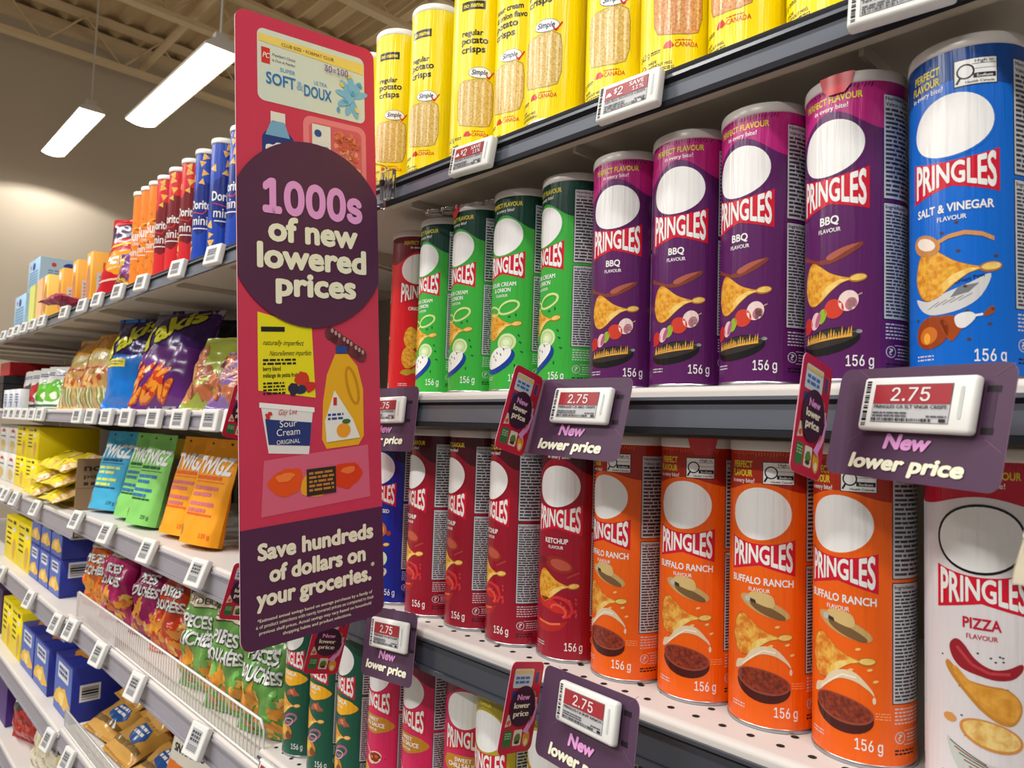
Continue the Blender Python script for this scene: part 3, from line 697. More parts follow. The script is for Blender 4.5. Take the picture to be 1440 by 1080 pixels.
copy_thing(y2, (-.472, .05, .3375), (0, 0, 10/36), 'yellow crisps tube right behind the middle two dollar price tag')
y3 = yellow_can(SCO, pink, 'yellow crisps tube with a reddish crisp picture, right of the middle price tag', (-.396, .045, .3375), 21)
copy_thing(y3, (-.3225, .05, .3375), (0, 0, 0), 'yellow crisps tube with its reddish crisp picture cut by the top of the view')
copy_thing(y1, (-.2465, .05, .3375), (0, 0, 0), 'yellow crisps tube left of the top right price tag, only its foot in view')
copy_thing(y1, (-.168, .05, .3375), (0, 0, .3), 'yellow crisps tube above the top right price tag, only its foot in view')

# ------------------------------------------------------------------ slim tubes on the top left shelf
def mini_art(body, dark, kind):
    a = Art('can'); r = 26.0; a.rect(-PI*r, 3, PI*r, 253, body, 0)
    tri = mat((226, 164, 60), 'can', mix=(240, 200, 110), ns=200)
    rn = random.Random(kind)
    for c in (-80, 0, 80):
        if kind == 3:
            for k in range(26): a.blob(c+rn.uniform(-34, 34), rn.uniform(20, 240), 8, 6, mat((236, 150, 40), 'can', mix=(206, 104, 24), ns=150), 2, seed=k, rot=rn.uniform(0, 90))
            a.text('Sun', c-22, c+14, 128, 26, WHITE, 4, bold=.03); a.text('CHIPS', c-8, c+16, 116, 8, WHITE, 4); a.ring(c+2, 140, 22, 24, 2.4, (250, 190, 60), 3, a0=10, a1=170)
            a.text('minis', c-24, c+18, 88, 19, WHITE, 4, bold=.01); a.line([(c-22, 80), (c+18, 80)], 2, WHITE, 4)
        else:
            for k in range(9):
                x, y, s, q = c-30+(k*29) % 58+rn.uniform(-4, 4), (22, 186, 52, 206, 74, 228, 36, 242, 196)[k], rn.uniform(8, 11), rn.uniform(0, 6.28)
                a.poly([(x+s*math.cos(q+j*2.094), y+s*math.sin(q+j*2.094)) for j in range(3)], tri, 3)
            a.blob(c-2, 130, 36, 62, dark, 1, seed=kind, amp=.2)
            a.text('Doritos', c-30, c+26, 126, 19, WHITE, 4, bold=.03); a.line([(c-26, 120), (c+2, 114), (c+10, 124)], 1.6, (230, 60, 40), 3)
            a.text('minis', c-24, c+22, 90, 20, WHITE, 4, bold=.01); a.line([(c-22, 82), (c+22, 82)], 2.4, WHITE, 4)
    return a
def mini_can(body, dark, kind, name, label, loc, rz):
    t = thing(name, label, 'snack tube', loc, (0, 0, rz), 'slim snack tubes on the top left shelf')
    g = Geo(); print_art(g, mini_art(body, dark, kind), can_fn(26.0), du=2.6); g.build('printed_tube', t)
    l = Geo(); l.lathe([(.0262, .250), (.0276, .2505), (.028, .252), (.0278, .259), (.027, .261), (.024, .2612), (.0001, .2605)], mat((240, 238, 232), 'gloss', rough=.3)); l.build('plastic_lid', t)
    return t
zm = .3355
b = mini_can((30, 70, 176), (24, 44, 130), 1, 'blue_snack_tube', 'slim blue snack tube right beside the left edge of the sign', (-1.441, .05, zm), .5)
copy_thing(b, (-1.5385, .05, zm), (0, 0, 1.5), 'slim blue snack tube in the middle of the blue ones'); copy_thing(b, (-1.628, .05, zm), (0, 0, .9), 'slim blue snack tube next to the red ones')
copy_thing(b, (-1.345, .05, zm), (0, 0, 0), 'slim blue snack tube almost wholly behind the sign')
r_ = mini_can((214, 40, 48), (120, 24, 34), 2, 'red_snack_tube', 'slim red snack tube next to the blue ones', (-1.712, .05, zm), .9)
copy_thing(r_, (-1.7955, .05, zm), (0, 0, .6), 'slim red snack tube in the middle of the red ones'); copy_thing(r_, (-1.878, .05, zm), (0, 0, .75), 'slim red snack tube next to the orange ones')
o_ = mini_can((236, 134, 44), (200, 90, 30), 3, 'orange_snack_tube', 'slim orange snack tube next to the red ones', (-1.942, .05, zm), .8)
copy_thing(o_, (-2.004, .05, zm), (0, 0, .7), 'slim orange snack tube in the middle of the orange ones'); copy_thing(o_, (-2.066, .05, zm), (0, 0, .6), 'slim orange snack tube farthest left of its row')

# ------------------------------------------------------------------ bags, pouches and cartons
def bag(name, label, cat, loc, w, h, t, col, art=None, lean=0, yaw=0, roll=0, kind='pillow', group=None, seed=0, back=None, crump=1.0, fin='bag', tilt=None):
    """a filled film bag: two bulging sheets joined at the sides and at crimped ends"""
    nu, nv = 22, 28; rot = tilt if tilt else (-lean, roll, yaw)
    def S(u, v, side, L=0):
        x = u-.5; a = max(0., 1-abs(2*x)**2.6)
        if kind == 'pillow':
            e = max(0., math.sin(PI*min(1, max(0, (v-.045)/.91)))) if .045 < v < .955 else 0
            th = t/2*(e**.55)*(a**.6); wd = w*(1-.10*e**.7)
        else:   # stand-up pouch: wide foot, flat top
            e = max(0., 1-v/.9); th = t/2*(e**.6)*(a**.5) if v > 0 else t/2*(a**.5); wd = w*(.97+.03*math.sin(PI*v))
        nz = noise.noise(Vector((u*4+seed*3.1, v*5, side*2.7+seed)))*.010*crump+noise.noise(Vector((u*11+seed, v*12, side+seed*1.7)))*.0035*crump
        k = min(1, 6*a)*min(1, 8*min(v, 1-v)+.1)
        if kind == 'pillow' and (v < .05 or v > .95): nz += .002*math.sin(u*90)
        y = side*(th+(nz*k if th > .0005 else nz*.4))
        y += noise.noise(Vector((u*2+seed*5, v*2, 9)))*.008*crump*v
        return Vector((x*wd, y, v*h))
    # set the lowest point of the tilted bag on what carries it
    RM = Euler(rot).to_matrix(); low = min((RM @ S(i/nu, j/nv, q)).z for i in range(nu+1) for j in range(nv+1) for q in (-1, 1))
    root = thing(name, label, cat, (loc[0], loc[1], loc[2]-low+.0006), rot, group)
    def front(x, z, L=0):
        u, v = min(1, max(0, x/(w*1000)+.5)), min(1, max(0, z/(h*1000)))
        gu, gv = u*nu, v*nv; i, j = min(nu-1, int(gu)), min(nv-1, int(gv)); fu, fv = gu-i, gv-j
        A, B, C, D = (S((i+p)/nu, (j+q)/nv, -1) for p, q in ((0, 0), (1, 0), (0, 1), (1, 1)))
        p = (A*(1-fu)+B*fu)*(1-fv)+(C*(1-fu)+D*fu)*fv
        n = (B-A).cross(C-A); n = n.normalized() if n.length > 1e-12 else Vector((0, -1, 0))
        def nn(uu, vv):
            e = .02; q = (S(min(1, uu+e), vv, -1)-S(max(0, uu-e), vv, -1)).cross(S(uu, min(1, vv+e), -1)-S(uu, max(0, vv-e), -1)); return q.normalized() if q.length > 1e-12 else n
        return p+n*(.0004*L), nn(u, v)
    g = Geo(); mm = mat(col, fin)
    g.grid(lambda u, v: S(u, v, -1), nu, nv, mm); g.grid(lambda u, v: S(u, v, 1), nu, nv, mat(back, fin) if back else mm, flip=True)
    if kind != 'pillow': g.face([S(k/nu, 0, -1) for k in range(nu+1)][::-1]+[S(k/nu, 0, 1) for k in range(nu+1)], mm)
    me = g.build('film_bag', root)
    if art:
        g2 = Geo(); print_art(g2, art, front, du=w*1000/nu, dv=h*1000/nv, box=(-w*500+.2, .2, w*500-.2, h*1000-.2))
        # the print belongs to the bag: same mesh
        g.custom = True
        k0 = len(g.v); base = [None]*len(g.v)
        bm_n = [Vector() for _ in g.v]
        for f in g.f:
            n = Vector(); pts = [Vector(g.v[i]) for i in f]
            for i in range(len(pts)): n += pts[i].cross(pts[(i+1) % len(pts)])
            for i in f: bm_n[i] += n
        g.n = [tuple(n.normalized()) if n.length > 0 else (0, 0, 1) for n in bm_n]
        off = {i: g.mi(mm2) for i, mm2 in enumerate(g2.mats)}
        for f, mi_ in zip(g2.f, g2.m): g.f.append([k0+i for i in f]); g.m.append(off[mi_]); g.sm.append(True)
        g.v += g2.v; g.n += g2.n
        old = me.data; me.data = g.mesh('film_bag'); bpy.data.meshes.remove(old)
    return root
def carton(name, label, cat, loc, w, d, h, col, front=None, side=None, top=None, yaw=0, group=None, fin='card', sidecol=None, topcol=None):
    """folded card box; loc = front left foot corner"""
    t = thing(name, label, cat, loc, (0, 0, yaw), group)
    g = Geo(); mm = mat(col, fin)
    g.rbox(0, w, 0, d, 0, h, .0012, mm, 1)
    if sidecol: g.face([(w+.0002, .001, .001), (w+.0002, d-.001, .001), (w+.0002, d-.001, h-.001), (w+.0002, .001, h-.001)], mat(sidecol, fin))
    if topcol: g.face([(.001, .001, h+.0002), (w-.001, .001, h+.0002), (w-.001, d-.001, h+.0002), (.001, d-.001, h+.0002)], mat(topcol, fin))
    if front: print_art(g, front, lambda u, v, L: (Vector((u/1000, -.0003*L-.0002, v/1000)), Vector((0, -1, 0))))
    if side: print_art(g, side, lambda u, v, L: (Vector((w+.0002+.0003*L, u/1000, v/1000)), Vector((1, 0, 0))))
    if top: print_art(g, top, lambda u, v, L: (Vector((u/1000, v/1000, h+.0002+.0003*L)), Vector((0, 0, 1))))
    g.build('card_box', t)
    f = Geo(); f.box(w*.5-.0006, w*.5+.0006, .002, d-.002, h, h+.0006, mat(tuple(int(c*.8) for c in col), fin)); f.build('flap_seam', t)
    return t

# left shelf A: snack bags
def noodle_art():
    a = Art('bag'); w, h = 210, 262
    a.rect(-105, 190, 105, 262, (226, 160, 40), 1); a.rect(-105, 150, 105, 190, (206, 190, 120), 1); a.rect(-105, 128, 105, 134, (196, 60, 40), 2)
    a.line([(-60, 0), (-60, 262)], 4, (180, 46, 30), 3); a.text('Mi Goreng'[:2]+'x', -44, 40, 150, 28, WHITE, 3) if False else None
    rn = random.Random(3)
    for k in range(60):
        c = rn.choice(((206, 110, 50), (226, 164, 90), (232, 206, 150), (190, 70, 40), (214, 150, 70)))
        a.blob(rn.uniform(-90, 90), rn.uniform(40, 126), 12, 9, c, 2+k % 3, seed=k, rot=rn.uniform(0, 180))
    for k in range(22): a.line([(-95+k*9, 6), (-78+k*7.5, 66)], 5, rn.choice(((226, 222, 190), (120, 160, 80), (206, 180, 130))), 5+k % 2)
    for k in range(5): a.blob(-20+k*14, 172, 9, 13, (240, 226, 190), 4, seed=k, amp=.4)
    return a
na = noodle_art()
zA_l = .0195
bag('snack_mix_bag', 'orange topped snack mix bag with a clear window, left of its twin', 'snack bag', (-2.86, .09, zA_l), .20, .262, .08, (224, 178, 110), na, lean=.30, yaw=.28, group='snack bags on the left shelf', seed=1)
bag('snack_mix_bag', 'orange topped snack mix bag next to the blue bag', 'snack bag', (-2.625, .10, zA_l), .20, .262, .09, (224, 178, 110), na, lean=.26, yaw=.28, group='snack bags on the left shelf', seed=2)
def flame_art(top, body, badge, food, w=250, h=285):
    a = Art('bag'); a.rect(-w/2, h*.55, w/2, h, top, 1)
    a.text('Takis', -w*.40, w*.50, h*.46, h*.2, INK, 4, bold=.09, shear=.2, rot=34); a.text('Takis', -w*.40, w*.50, h*.465, h*.2, (216, 214, 40), 5, bold=.045, shear=.2, rot=34)
    if badge: a.rect(-w*.45, h*.42, w*.05, h*.50, (240, 226, 60), 2); a.micro(-w*.42, h*.435, w*.02, h*.485, 2, (20, 50, 140), 3)
    rn = random.Random(7)
    if food:
        for k in range(22):
            x, y, q = rn.uniform(-w*.42, w*.22), rn.uniform(h*.07, h*.38), rn.uniform(20, 70)
            a.ell(x, y, 30, 9, (196, 70, 20), 2+k % 3, rot=q); a.ell(x+2, y+2, 26, 6, (236, 150, 40), 3+k % 3, rot=q); a.ell(x+16*math.cos(math.radians(q)), y+16*math.sin(math.radians(q)), 7, 6, (206, 60, 30), 5)
    return a
bag('blue_chips_bag', 'glossy blue corn chips bag with green lettering and a purple top', 'snack bag', (-2.275, .10, zA_l), .22, .276, .10, (16, 116, 206), flame_art((48, 26, 96), None, True, False, 220, 276), lean=.18, yaw=.42, group='snack bags on the left shelf', seed=3)
bag('black_chips_bag', 'black chips bag set back between the blue and the purple bag', 'snack bag', (-2.05, .26, zA_l), .22, .27, .08, (34, 32, 38), None, lean=.12, yaw=.5, group='snack bags on the left shelf', seed=4)
bag('purple_chips_bag', 'glossy purple corn chips bag with yellow lettering, standing in front', 'snack bag', (-1.965, .09, zA_l), .22, .288, .11, (96, 36, 120), flame_art((60, 24, 100), None, False, True, 220, 288), lean=.33, yaw=.5, group='snack bags on the left shelf', seed=5, back=(150, 150, 150))
bag('purple_chips_bag', 'dark purple corn chips bag leaning back beside the sign edge', 'snack bag', (-1.60, .22, zA_l), .25, .278, .09, (52, 26, 92), flame_art((52, 26, 92), None, False, False), lean=.18, yaw=.45, group='snack bags on the left shelf', seed=6)
def roast_art(c1, c2, w, h):
    a = Art('bag'); rn = random.Random(int(w))
    for k in range(26): a.blob(rn.uniform(-w*.45, w*.45), rn.uniform(h*.1, h*.8), 22, 14, rn.choice((c1, c2, (176, 100, 60), (120, 60, 40))), 1+k % 3, seed=k, rot=rn.uniform(0, 180), amp=.25)
    return a
bag('brown_snack_bag', 'slumped brown and green snack bag in front of the dark purple bag', 'snack bag', (-1.62, .08, zA_l), .17, .19, .07, (150, 160, 60), roast_art((150, 84, 50), (196, 140, 80), 200, 170), lean=.45, yaw=.5, group='snack bags on the left shelf', seed=7)
bag('lilac_snack_bag', 'slumped lilac and brown snack bag near the sign edge', 'snack bag', (-1.435, .06, zA_l), .16, .14, .06, (128, 100, 160), roast_art((170, 120, 110), (150, 110, 170), 200, 150), lean=.5, yaw=.45, group='snack bags on the left shelf', seed=8)
bag('yellow_snack_bag', 'small yellow snack bag half hidden by the sign edge', 'snack bag', (-1.30, .055, zA_l), .12, .10, .05, (236, 176, 50), None, lean=.5, yaw=.4, group='snack bags on the left shelf', seed=9)
# far pouches, little boxes and black tubs
def pouch_art(c, w=150, h=160):
    a = Art('bag'); a.blob(0, h*.42, w*.42, h*.26, c, 1, seed=2); a.micro(-w*.36, h*.76, w*.36, h*.86, 2, (60, 80, 150), 2, word=(6, 16)); a.blob(10, h*.3, 22, 14, (236, 226, 214), 2, seed=5); a.rect(-w*.4, 4, w*.4, 14, (60, 110, 70) if c[1] > 120 else (70, 60, 60), 1)
    return a
for k, (x, c, lb, y) in enumerate(((-3.665, (206, 90, 80), 'white and coral snack pouch, farthest left of its row', .09), (-3.58, (60, 70, 70), 'white and charcoal snack pouch between two reddish ones', .08), (-3.46, (176, 30, 44), 'white and red snack pouch beside the green ones', .08), (-3.27, (90, 176, 40), 'white and green snack pouch next to the red one', .07), (-3.12, (96, 180, 44), 'white and green snack pouch next to the orange snack mix bag', .07))):
    bag('snack_pouch', lb, 'snack pouch', (x, y+.02, zA_l), .125, .158, .045, (232, 232, 230), pouch_art(c), lean=.1, yaw=.4, kind='pouch', group='snack pouches on the left shelf', seed=20+k, crump=.5)
fa = Art('card'); fa.micro(14, 20, 76, 60, 4, (80, 110, 170), 1, word=(5, 14)); fa.ell(50, 14, 12, 9, (60, 110, 190), 1)
for k, (x, lb) in enumerate(((-3.60, 'little white carton farthest left in front of the pouches'), (-3.487, 'little white carton in the middle in front of the pouches'), (-3.374, 'little white carton next to the green pouches'))):
    carton('small_carton', lb, 'carton', (x, .006, zA_l), .10, .03, .075, (222, 224, 230), fa, group='little white cartons')
for k in range(4): carton('black_tray', ('bottom black tray of the far stack', 'second black tray up in the far stack', 'third black tray up in the far stack', 'topmost black tray of the far stack')[k], 'tray', (-3.99, .02, zA_l+k*.036), .26, .3, .034, (26, 26, 30), group='stack of black trays')
carton('red_carton', 'red carton lying on the black trays at the far left', 'carton', (-4.02, .05, zA_l+.1465), .22, .2, .06, (176, 30, 34), None, group='cartons on the trays')
carton('brown_carton', 'brownish carton set back behind the white pouches', 'carton', (-3.72, .22, zA_l), .3, .16, .20, (150, 70, 40), None, group='cartons on the trays')

# shelf B: pouches, popcorn tray, yellow cartons
zB_l = -.267
def twig_art(txt, c1, c2, w=138, h=224):
    a = Art('paper'); a.text('TWIGZ', -64, 60, h*.66, h*.155, WHITE, 3, bold=.05, shear=.12)
    for k, (y, n, c) in enumerate(((.60, 1, txt), (.50, 2, c1), (.35, 2, c2))):
        for q in range(n): a.micro(-50, h*(y-q*.06), 40-q*18, h*(y-q*.06)+h*.042, 1, c, 2, word=(16, 40), fill=.8, seed=k*5+q)
    a.line([(-50, h*.58), (52, h*.58)], 1.6, txt, 2); a.micro(-50, h*.26, 44, h*.285, 1, txt, 2, word=(10, 24), fill=.8)
    a.text('139 g', 28, 56, h*.07, 9, txt, 2, bold=.02); a.blob(-50, h*.12, 4, 14, (176, 136, 80), 2, seed=4, rot=20)
    a.ell(-40, h*.955, 5, 2.6, (40, 40, 40), 2); a.ell(34, h*.955, 5, 2.6, (40, 40, 40), 2)
    return a
TW = [(-2.255, .055, (64, 166, 206), (214, 226, 120), (206, 226, 90), (30, 70, 110), 'blue pretzel stick pouch', .32), (-2.055, .06, (132, 204, 104), (40, 110, 170), (36, 106, 170), (26, 84, 50), 'green pretzel stick pouch with its left half in view', .16), (-1.905, .045, (132, 204, 104), (40, 110, 170), (36, 106, 170), (26, 84, 50), 'green pretzel stick pouch in front of the other green one', .14), (-1.705, .060, (240, 158, 24), (206, 110, 120), (206, 110, 120), (226, 96, 40), 'orange pretzel stick pouch left of its twin', .16), (-1.548, .050, (240, 158, 24), (206, 110, 120), (206, 110, 120), (226, 96, 40), 'orange pretzel stick pouch beside the sign edge', .16)]
for k, (x, y, c, c1, c2, tx, lb, yw) in enumerate(TW):
    bag('pretzel_pouch', lb, 'snack pouch', (x, y, zB_l), .138, .224, .055, c, twig_art(tx, c1, c2), lean=.19, yaw=yw, kind='pouch', group='upright pretzel pouches', seed=40+k, crump=.45, fin='paper')
bag('pretzel_pouch', 'orange pretzel stick pouch set back behind the two orange ones', 'snack pouch', (-1.46, .15, zB_l), .138, .215, .055, (226, 142, 24), None, lean=.1, yaw=.1, kind='pouch', group='upright pretzel pouches', seed=47, crump=.45, fin='paper')
t = thing('cardboard_tray', 'brown cardboard display tray holding the yellow popcorn bags', 'tray', (-3.0, .03, zB_l-.0175))
g = Geo(); cm = mat((150, 122, 92), 'card')
g.box(0, .52, 0, .34, 0, .004, cm); g.box(.516, .52, 0, .34, .004, .155, cm); g.box(0, .52, .336, .34, .004, .155, cm);
a = Art('card'); a.text('no name', 20, 190, 118, 20, (60, 50, 40), 1, bold=.03); a.text('pop-corn', 20, 150, 96, 12, (60, 50, 40), 1); a.micro(20, 70, 150, 88, 1, (60, 50, 40), 1, word=(10, 30)); a.line([(4, 66), (336, 66)], 1.5, (110, 84, 60), 1)
print_art(g, a, lambda u, v, L: (Vector((.52+.0003*L, u/1000, v/1000)), Vector((1, 0, 0)))); g.build('tray_box', t)
pa = Art('bag'); pa.rect(-75, 0, 75, 46, (226, 190, 140), 1); rn = random.Random(5)
for k in range(30): pa.blob(rn.uniform(-66, 66), rn.uniform(6, 44), 9, 7, rn.choice(((240, 220, 170), (226, 180, 130), (206, 160, 100))), 2+k % 2, seed=k, amp=.3)
pa.text('no name', -50, 40, 100, 14, INK, 2)
pl = ('lower left', 'lower rear', 'lower right', 'middle left', 'middle right', 'upper left', 'upper right')
for k, (x, y, z) in enumerate(((-2.895, .045, .005), (-2.76, .20, .005), (-2.625, .045, .005), (-2.88, .05, .052), (-2.635, .05, .052), (-2.83, .07, .099), (-2.62, .06, .099))):
    bag('popcorn_bag', 'yellow popcorn bag lying %s in the brown tray' % pl[k], 'popcorn bag', (x+.092, y, zB_l+z-.0125), .13, .215, .034, (236, 214, 40), pa, group='yellow popcorn bags', seed=60+k, crump=.7, tilt=(Matrix.Rotation(-1.2, 3, 'X') @ Matrix.Rotation(-PI/2, 3, 'Y')).to_euler())
def ncart(w, h):
    a = Art('card'); a.rect(w*.62, h*.86, w*.84, h*.94, INK, 1); a.text('no name', w*.1, w*.52, h*.87, h*.06, INK, 1)
    for k in range(4): a.micro(w*.14, h*(.34+k*.12), w*.5, h*(.4+k*.12), 1, INK, 1, word=(9, 26), fill=.7, seed=k)
    a.blob(w*.76, h*.3, w*.14, h*.24, (216, 170, 80), 1, seed=2); a.ell(w*.74, h*.74, w*.13, h*.055, WHITE, 1); return a
yb = ncart(180, 118)
for k, (x, z, lb) in enumerate(((-3.50, 0, 'bottom left'), (-3.30, 0, 'bottom right'), (-3.50, .1185, 'top left'), (-3.30, .1185, 'top right'))):
    carton('yellow_carton', 'yellow carton at the %s of the stack left of the popcorn tray' % lb, 'carton', (x, .045, zB_l-.0175+z), .196, .2, .118, YEL, yb, group='yellow cartons on the pouch shelf')
for k in range(3): carton('yellow_carton', 'yellow carton standing behind the popcorn tray, %s' % ('left one', 'middle one', 'right one')[k], 'carton', (-2.98+k*.21, .385, zB_l-.0175), .2, .07, .215, (214, 196, 10), None, group='yellow cartons on the pouch shelf')
wa = Art('card'); wa.ell(90, 86, 40, 14, (190, 60, 40), 1); wa.rect(40, 60, 140, 86, (230, 230, 226), 2); wa.blob(90, 30, 44, 26, (206, 180, 110), 1, seed=4); wa.micro(40, 62, 140, 74, 1, (90, 90, 100), 3, word=(8, 20))
for k, (x, z, lb) in enumerate(((-3.705, 0, 'lower white carton left of the yellow cartons'), (-3.705, .1185, 'upper white carton left of the yellow cartons'), (-3.91, 0, 'lower white carton at the far left edge'), (-3.91, .1185, 'upper white carton at the far left edge'))):
    carton('white_carton', lb, 'carton', (x, .05, zB_l-.0175+z), .2, .16, .118, (226, 224, 220), wa, group='white cartons on the pouch shelf')

# shelf C: cartons and pretzel bags behind a wire fence
zC_l = -.5515; zCf = zC_l-.018
for k, x in enumerate((-3.52, -3.29)): carton('yellow_carton', ('tall yellow carton at the far left of the pretzel shelf', 'tall yellow carton next to the stack of blue cartons')[k], 'carton', (x, .035, zCf), .225, .2, .165, YEL, ncart(225, 165), group='yellow cartons on the pretzel shelf')
def blue_art(w, h):
    a = Art('card'); a.rect(4, 4, w-4, h-4, (84, 110, 190), 1); a.rrect(w*.2, h*.62, w*.8, h*.9, 6, (222, 226, 236), 2); a.micro(w*.26, h*.68, w*.74, h*.86, 2, (30, 40, 120), 3, word=(8, 20), fill=.7)
    a.blob(w*.5, h*.3, w*.36, h*.2, (236, 186, 70), 2, seed=3, amp=.3); a.blob(w*.46, h*.3, w*.2, h*.1, (246, 216, 130), 3, seed=6, amp=.3); return a
BLUE = (34, 44, 140)
sd = Art('card'); sd.rect(20, 60, 74, 108, WHITE, 1); sd.bars(25, 66, 69, 102, INK, 2, vertical=True, n=12)
bl = blue_art(142, 116)
nm = ('left', 'middle', 'right')
for r in range(2):
    for k in range(3): carton('blue_carton', 'dark blue carton, %s of the %s row of the stack' % (nm[k], ('lower', 'upper')[r]), 'carton', (-3.055+k*.150, .035, zCf+r*.1185), .147, .2, .1175, BLUE, bl, sd if k == 2 else None, group='stacked dark blue cartons')
carton('blue_carton', 'dark blue carton standing alone between the stack and the pretzel bags', 'carton', (-2.60, .13, zCf), .18, .2, .13, BLUE, blue_art(180, 130), None, group='stacked dark blue cartons')
def pretzel_art(hot, c2, w=160, h=225):
    a = Art('bag'); a.rect(-w/2, h*.84, w/2, h, (60, 54, 52), 1); a.rrect(-50, h*.74, 44, h*.86, 4, (80, 60, 50), 2); a.rrect(-48, h*.75, 42, h*.85, 4, (226, 214, 190), 3); a.text("SNYDER'S", -43, 37, h*.775, h*.05, (80, 60, 50), 4)
    a.text('PIECES', -44, 40, h*.57, h*.095, (60, 60, 50), 4, bold=.06); a.text('BOUCHÉES', -54, 52, h*.43, h*.095, (60, 60, 50), 4, bold=.06); a.text('PIECES', -44, 40, h*.575, h*.095, WHITE, 6, bold=.04); a.text('BOUCHÉES', -54, 52, h*.435, h*.095, WHITE, 6, bold=.04)
    rn = random.Random(9)
    for k in range(34): a.blob(rn.uniform(-64, 64), rn.uniform(14, h*.36), 13, 9, rn.choice(((226, 150, 50), (206, 110, 40), (236, 186, 90), c2)), 1+k % 3, seed=k, amp=.35, rot=rn.uniform(0, 180))
    return a
PZ = [(-2.335, .10, (214, 104, 30), 'orange pretzel pieces bag at the left end behind the wire fence', .12), (-2.165, .10, (176, 30, 100), 'magenta pretzel pieces bag next to the orange one', .10), (-1.965, .115, (150, 24, 92), 'magenta pretzel pieces bag with a shiny slumped top', .22), (-1.785, .11, (196, 62, 30), 'rust red pretzel pieces bag beside the magenta ones', .24), (-1.625, .12, (206, 76, 36), 'rust red pretzel pieces bag next to the green ones', .25), (-1.51, .085, (112, 164, 82), 'green pretzel pieces bag next to the rust red ones', .08), (-1.362, .080, (104, 160, 76), 'green pretzel pieces bag in the middle of the green ones', .10), (-1.225, .085, (98, 156, 72), 'green pretzel pieces bag nearest the dark green can', .10)]
for k, (x, y, c, lb, ln) in enumerate(PZ):
    bag('pretzel_bag', lb, 'pretzel bag', (x, y-.028, zC_l+.001), .142, .212, .07, c, pretzel_art(None, tuple(min(255, int(q*1.15)) for q in c)), lean=ln, yaw=.30, group='pretzel bags behind the wire fence', seed=80+k, crump=1.6)
for k, (x, c, lb) in enumerate(((-2.21, (60, 50, 48), 'dark topped pretzel bag set back behind the orange bag'), (-2.0, (130, 26, 80), 'magenta pretzel bag set back behind the magenta row'), (-1.72, (120, 24, 74), 'magenta pretzel bag set back behind the rust red row'), (-1.50, (70, 60, 56), 'dark topped pretzel bag set back behind the green row'))):
    bag('pretzel_bag', lb, 'pretzel bag', (x, .25, zC_l+.001), .158, .225, .075, c, None, lean=.06, yaw=.30, group='pretzel bags behind the wire fence', seed=95+k)
wm = mat((226, 226, 224), 'gloss', rough=.3)
t = thing('wire_fence', 'white wire fence along the front of the pretzel shelf', 'wire fence', (-2.26, .003, zC_l))
g = Geo(); L = 1.14; H = .072
g.tube([(0, 0, .003), (0, 0, H-.01), (.008, 0, H), (L-.012, 0, H), (L, 0, H-.012), (L, 0, .003)], .0024, wm); g.tube([(0, 0, .004), (L, 0, .004)], .0024, wm); g.build('frame_wire', t)
g = Geo()
for k in range(1, 76): g.tube([(k*L/76, 0, .004), (k*L/76, 0, H)], .0011, wm, 6)
g.build('upright_wires', t)
g = Geo(); g.box(.002, .36, -.004, -.0025, .004, H, mat((230, 226, 228), 'gloss', alpha=.35)); g.build('clear_end_panel', t)

# shelf D: cartons, wire tray, gold bags
zD_l = -.8615; zDf = zD_l-.018
carton('purple_carton', 'dark purple carton at the far left of the low shelf', 'carton', (-3.86, .04, zDf), .34, .22, .17, (62, 30, 84), None, group='cartons on the low shelf')
for k, x in enumerate((-3.43, -3.255)): carton('yellow_carton', ('yellow carton next to the purple one on the low shelf', 'yellow carton next to the blue cartons on the low shelf')[k], 'carton', (x, .03, zDf), .17, .24, .168, YEL, ncart(170, 168), group='cartons on the low shelf')
tp = Art('card'); tp.blob(70, 60, 44, 26, (226, 150, 50), 1, seed=4, amp=.4); tp.rect(120, 60, 170, 100, (90, 100, 150), 1)
for k, (x, lb) in enumerate(((-3.065, 'dark blue carton next to the yellow ones on the low shelf'), (-2.855, 'dark blue carton in the middle of the low shelf'), (-2.57, 'dark blue carton beside the gold bags'))):
    carton('blue_carton', lb, 'carton', (x, .03, zDf), .20, .24, (.145, .145, .16)[k], BLUE, blue_art(200, (145, 145, 160)[k]), sd if k else None, tp, group='cartons on the low shelf')
ga = Art('bag'); ga.rect(-90, 120, 90, 196, (176, 40, 44), 1); ga.blob(20, 74, 38, 34, (40, 90, 160), 2, seed=3, amp=.15); ga.micro(-12, 62, 50, 88, 2, WHITE, 3, word=(10, 22)); ga.rect(-80, 30, 80, 44, (120, 90, 40), 1)
for k, (x, y, z, rx, rz, lb) in enumerate(((-2.20, .05, .0, -1.25, .12, 'gold pretzel bag lying at the left end of the wire tray'), (-2.015, .045, .0, -1.2, .05, 'gold pretzel bag bulging over the front of the wire tray'), (-1.825, .045, .0, -1.2, .0, 'gold pretzel bag low at the right end of the wire tray'), (-2.105, .09, .098, -1.25, .0, 'gold pretzel bag with a red band on top of the left ones'), (-1.915, .09, .098, -1.3, -.08, 'gold pretzel bag with a red band on top of the right ones'))):
    bag('gold_bag', lb, 'pretzel bag', (x, y, zD_l+z), .175, .24, .068, (196, 148, 70), ga, group='gold bags in the wire tray', seed=110+k, tilt=(rx, 0, rz))
t = thing('wire_tray', 'grey wire tray holding the gold bags on the low shelf', 'wire tray', (-2.31, .003, zD_l))
g = Geo(); L = .62
g.tube([(0, 0, .003), (0, 0, .055), (L, 0, .055), (L, 0, .003)], .0022, wm); g.tube([(0, 0, .004), (L, 0, .004)], .0022, wm); g.build('frame_wire', t)
g = Geo()
for k in range(1, 60): g.tube([(k*L/60, 0, .004), (k*L/60, 0, .055)], .001, wm, 6)
g.build('upright_wires', t)
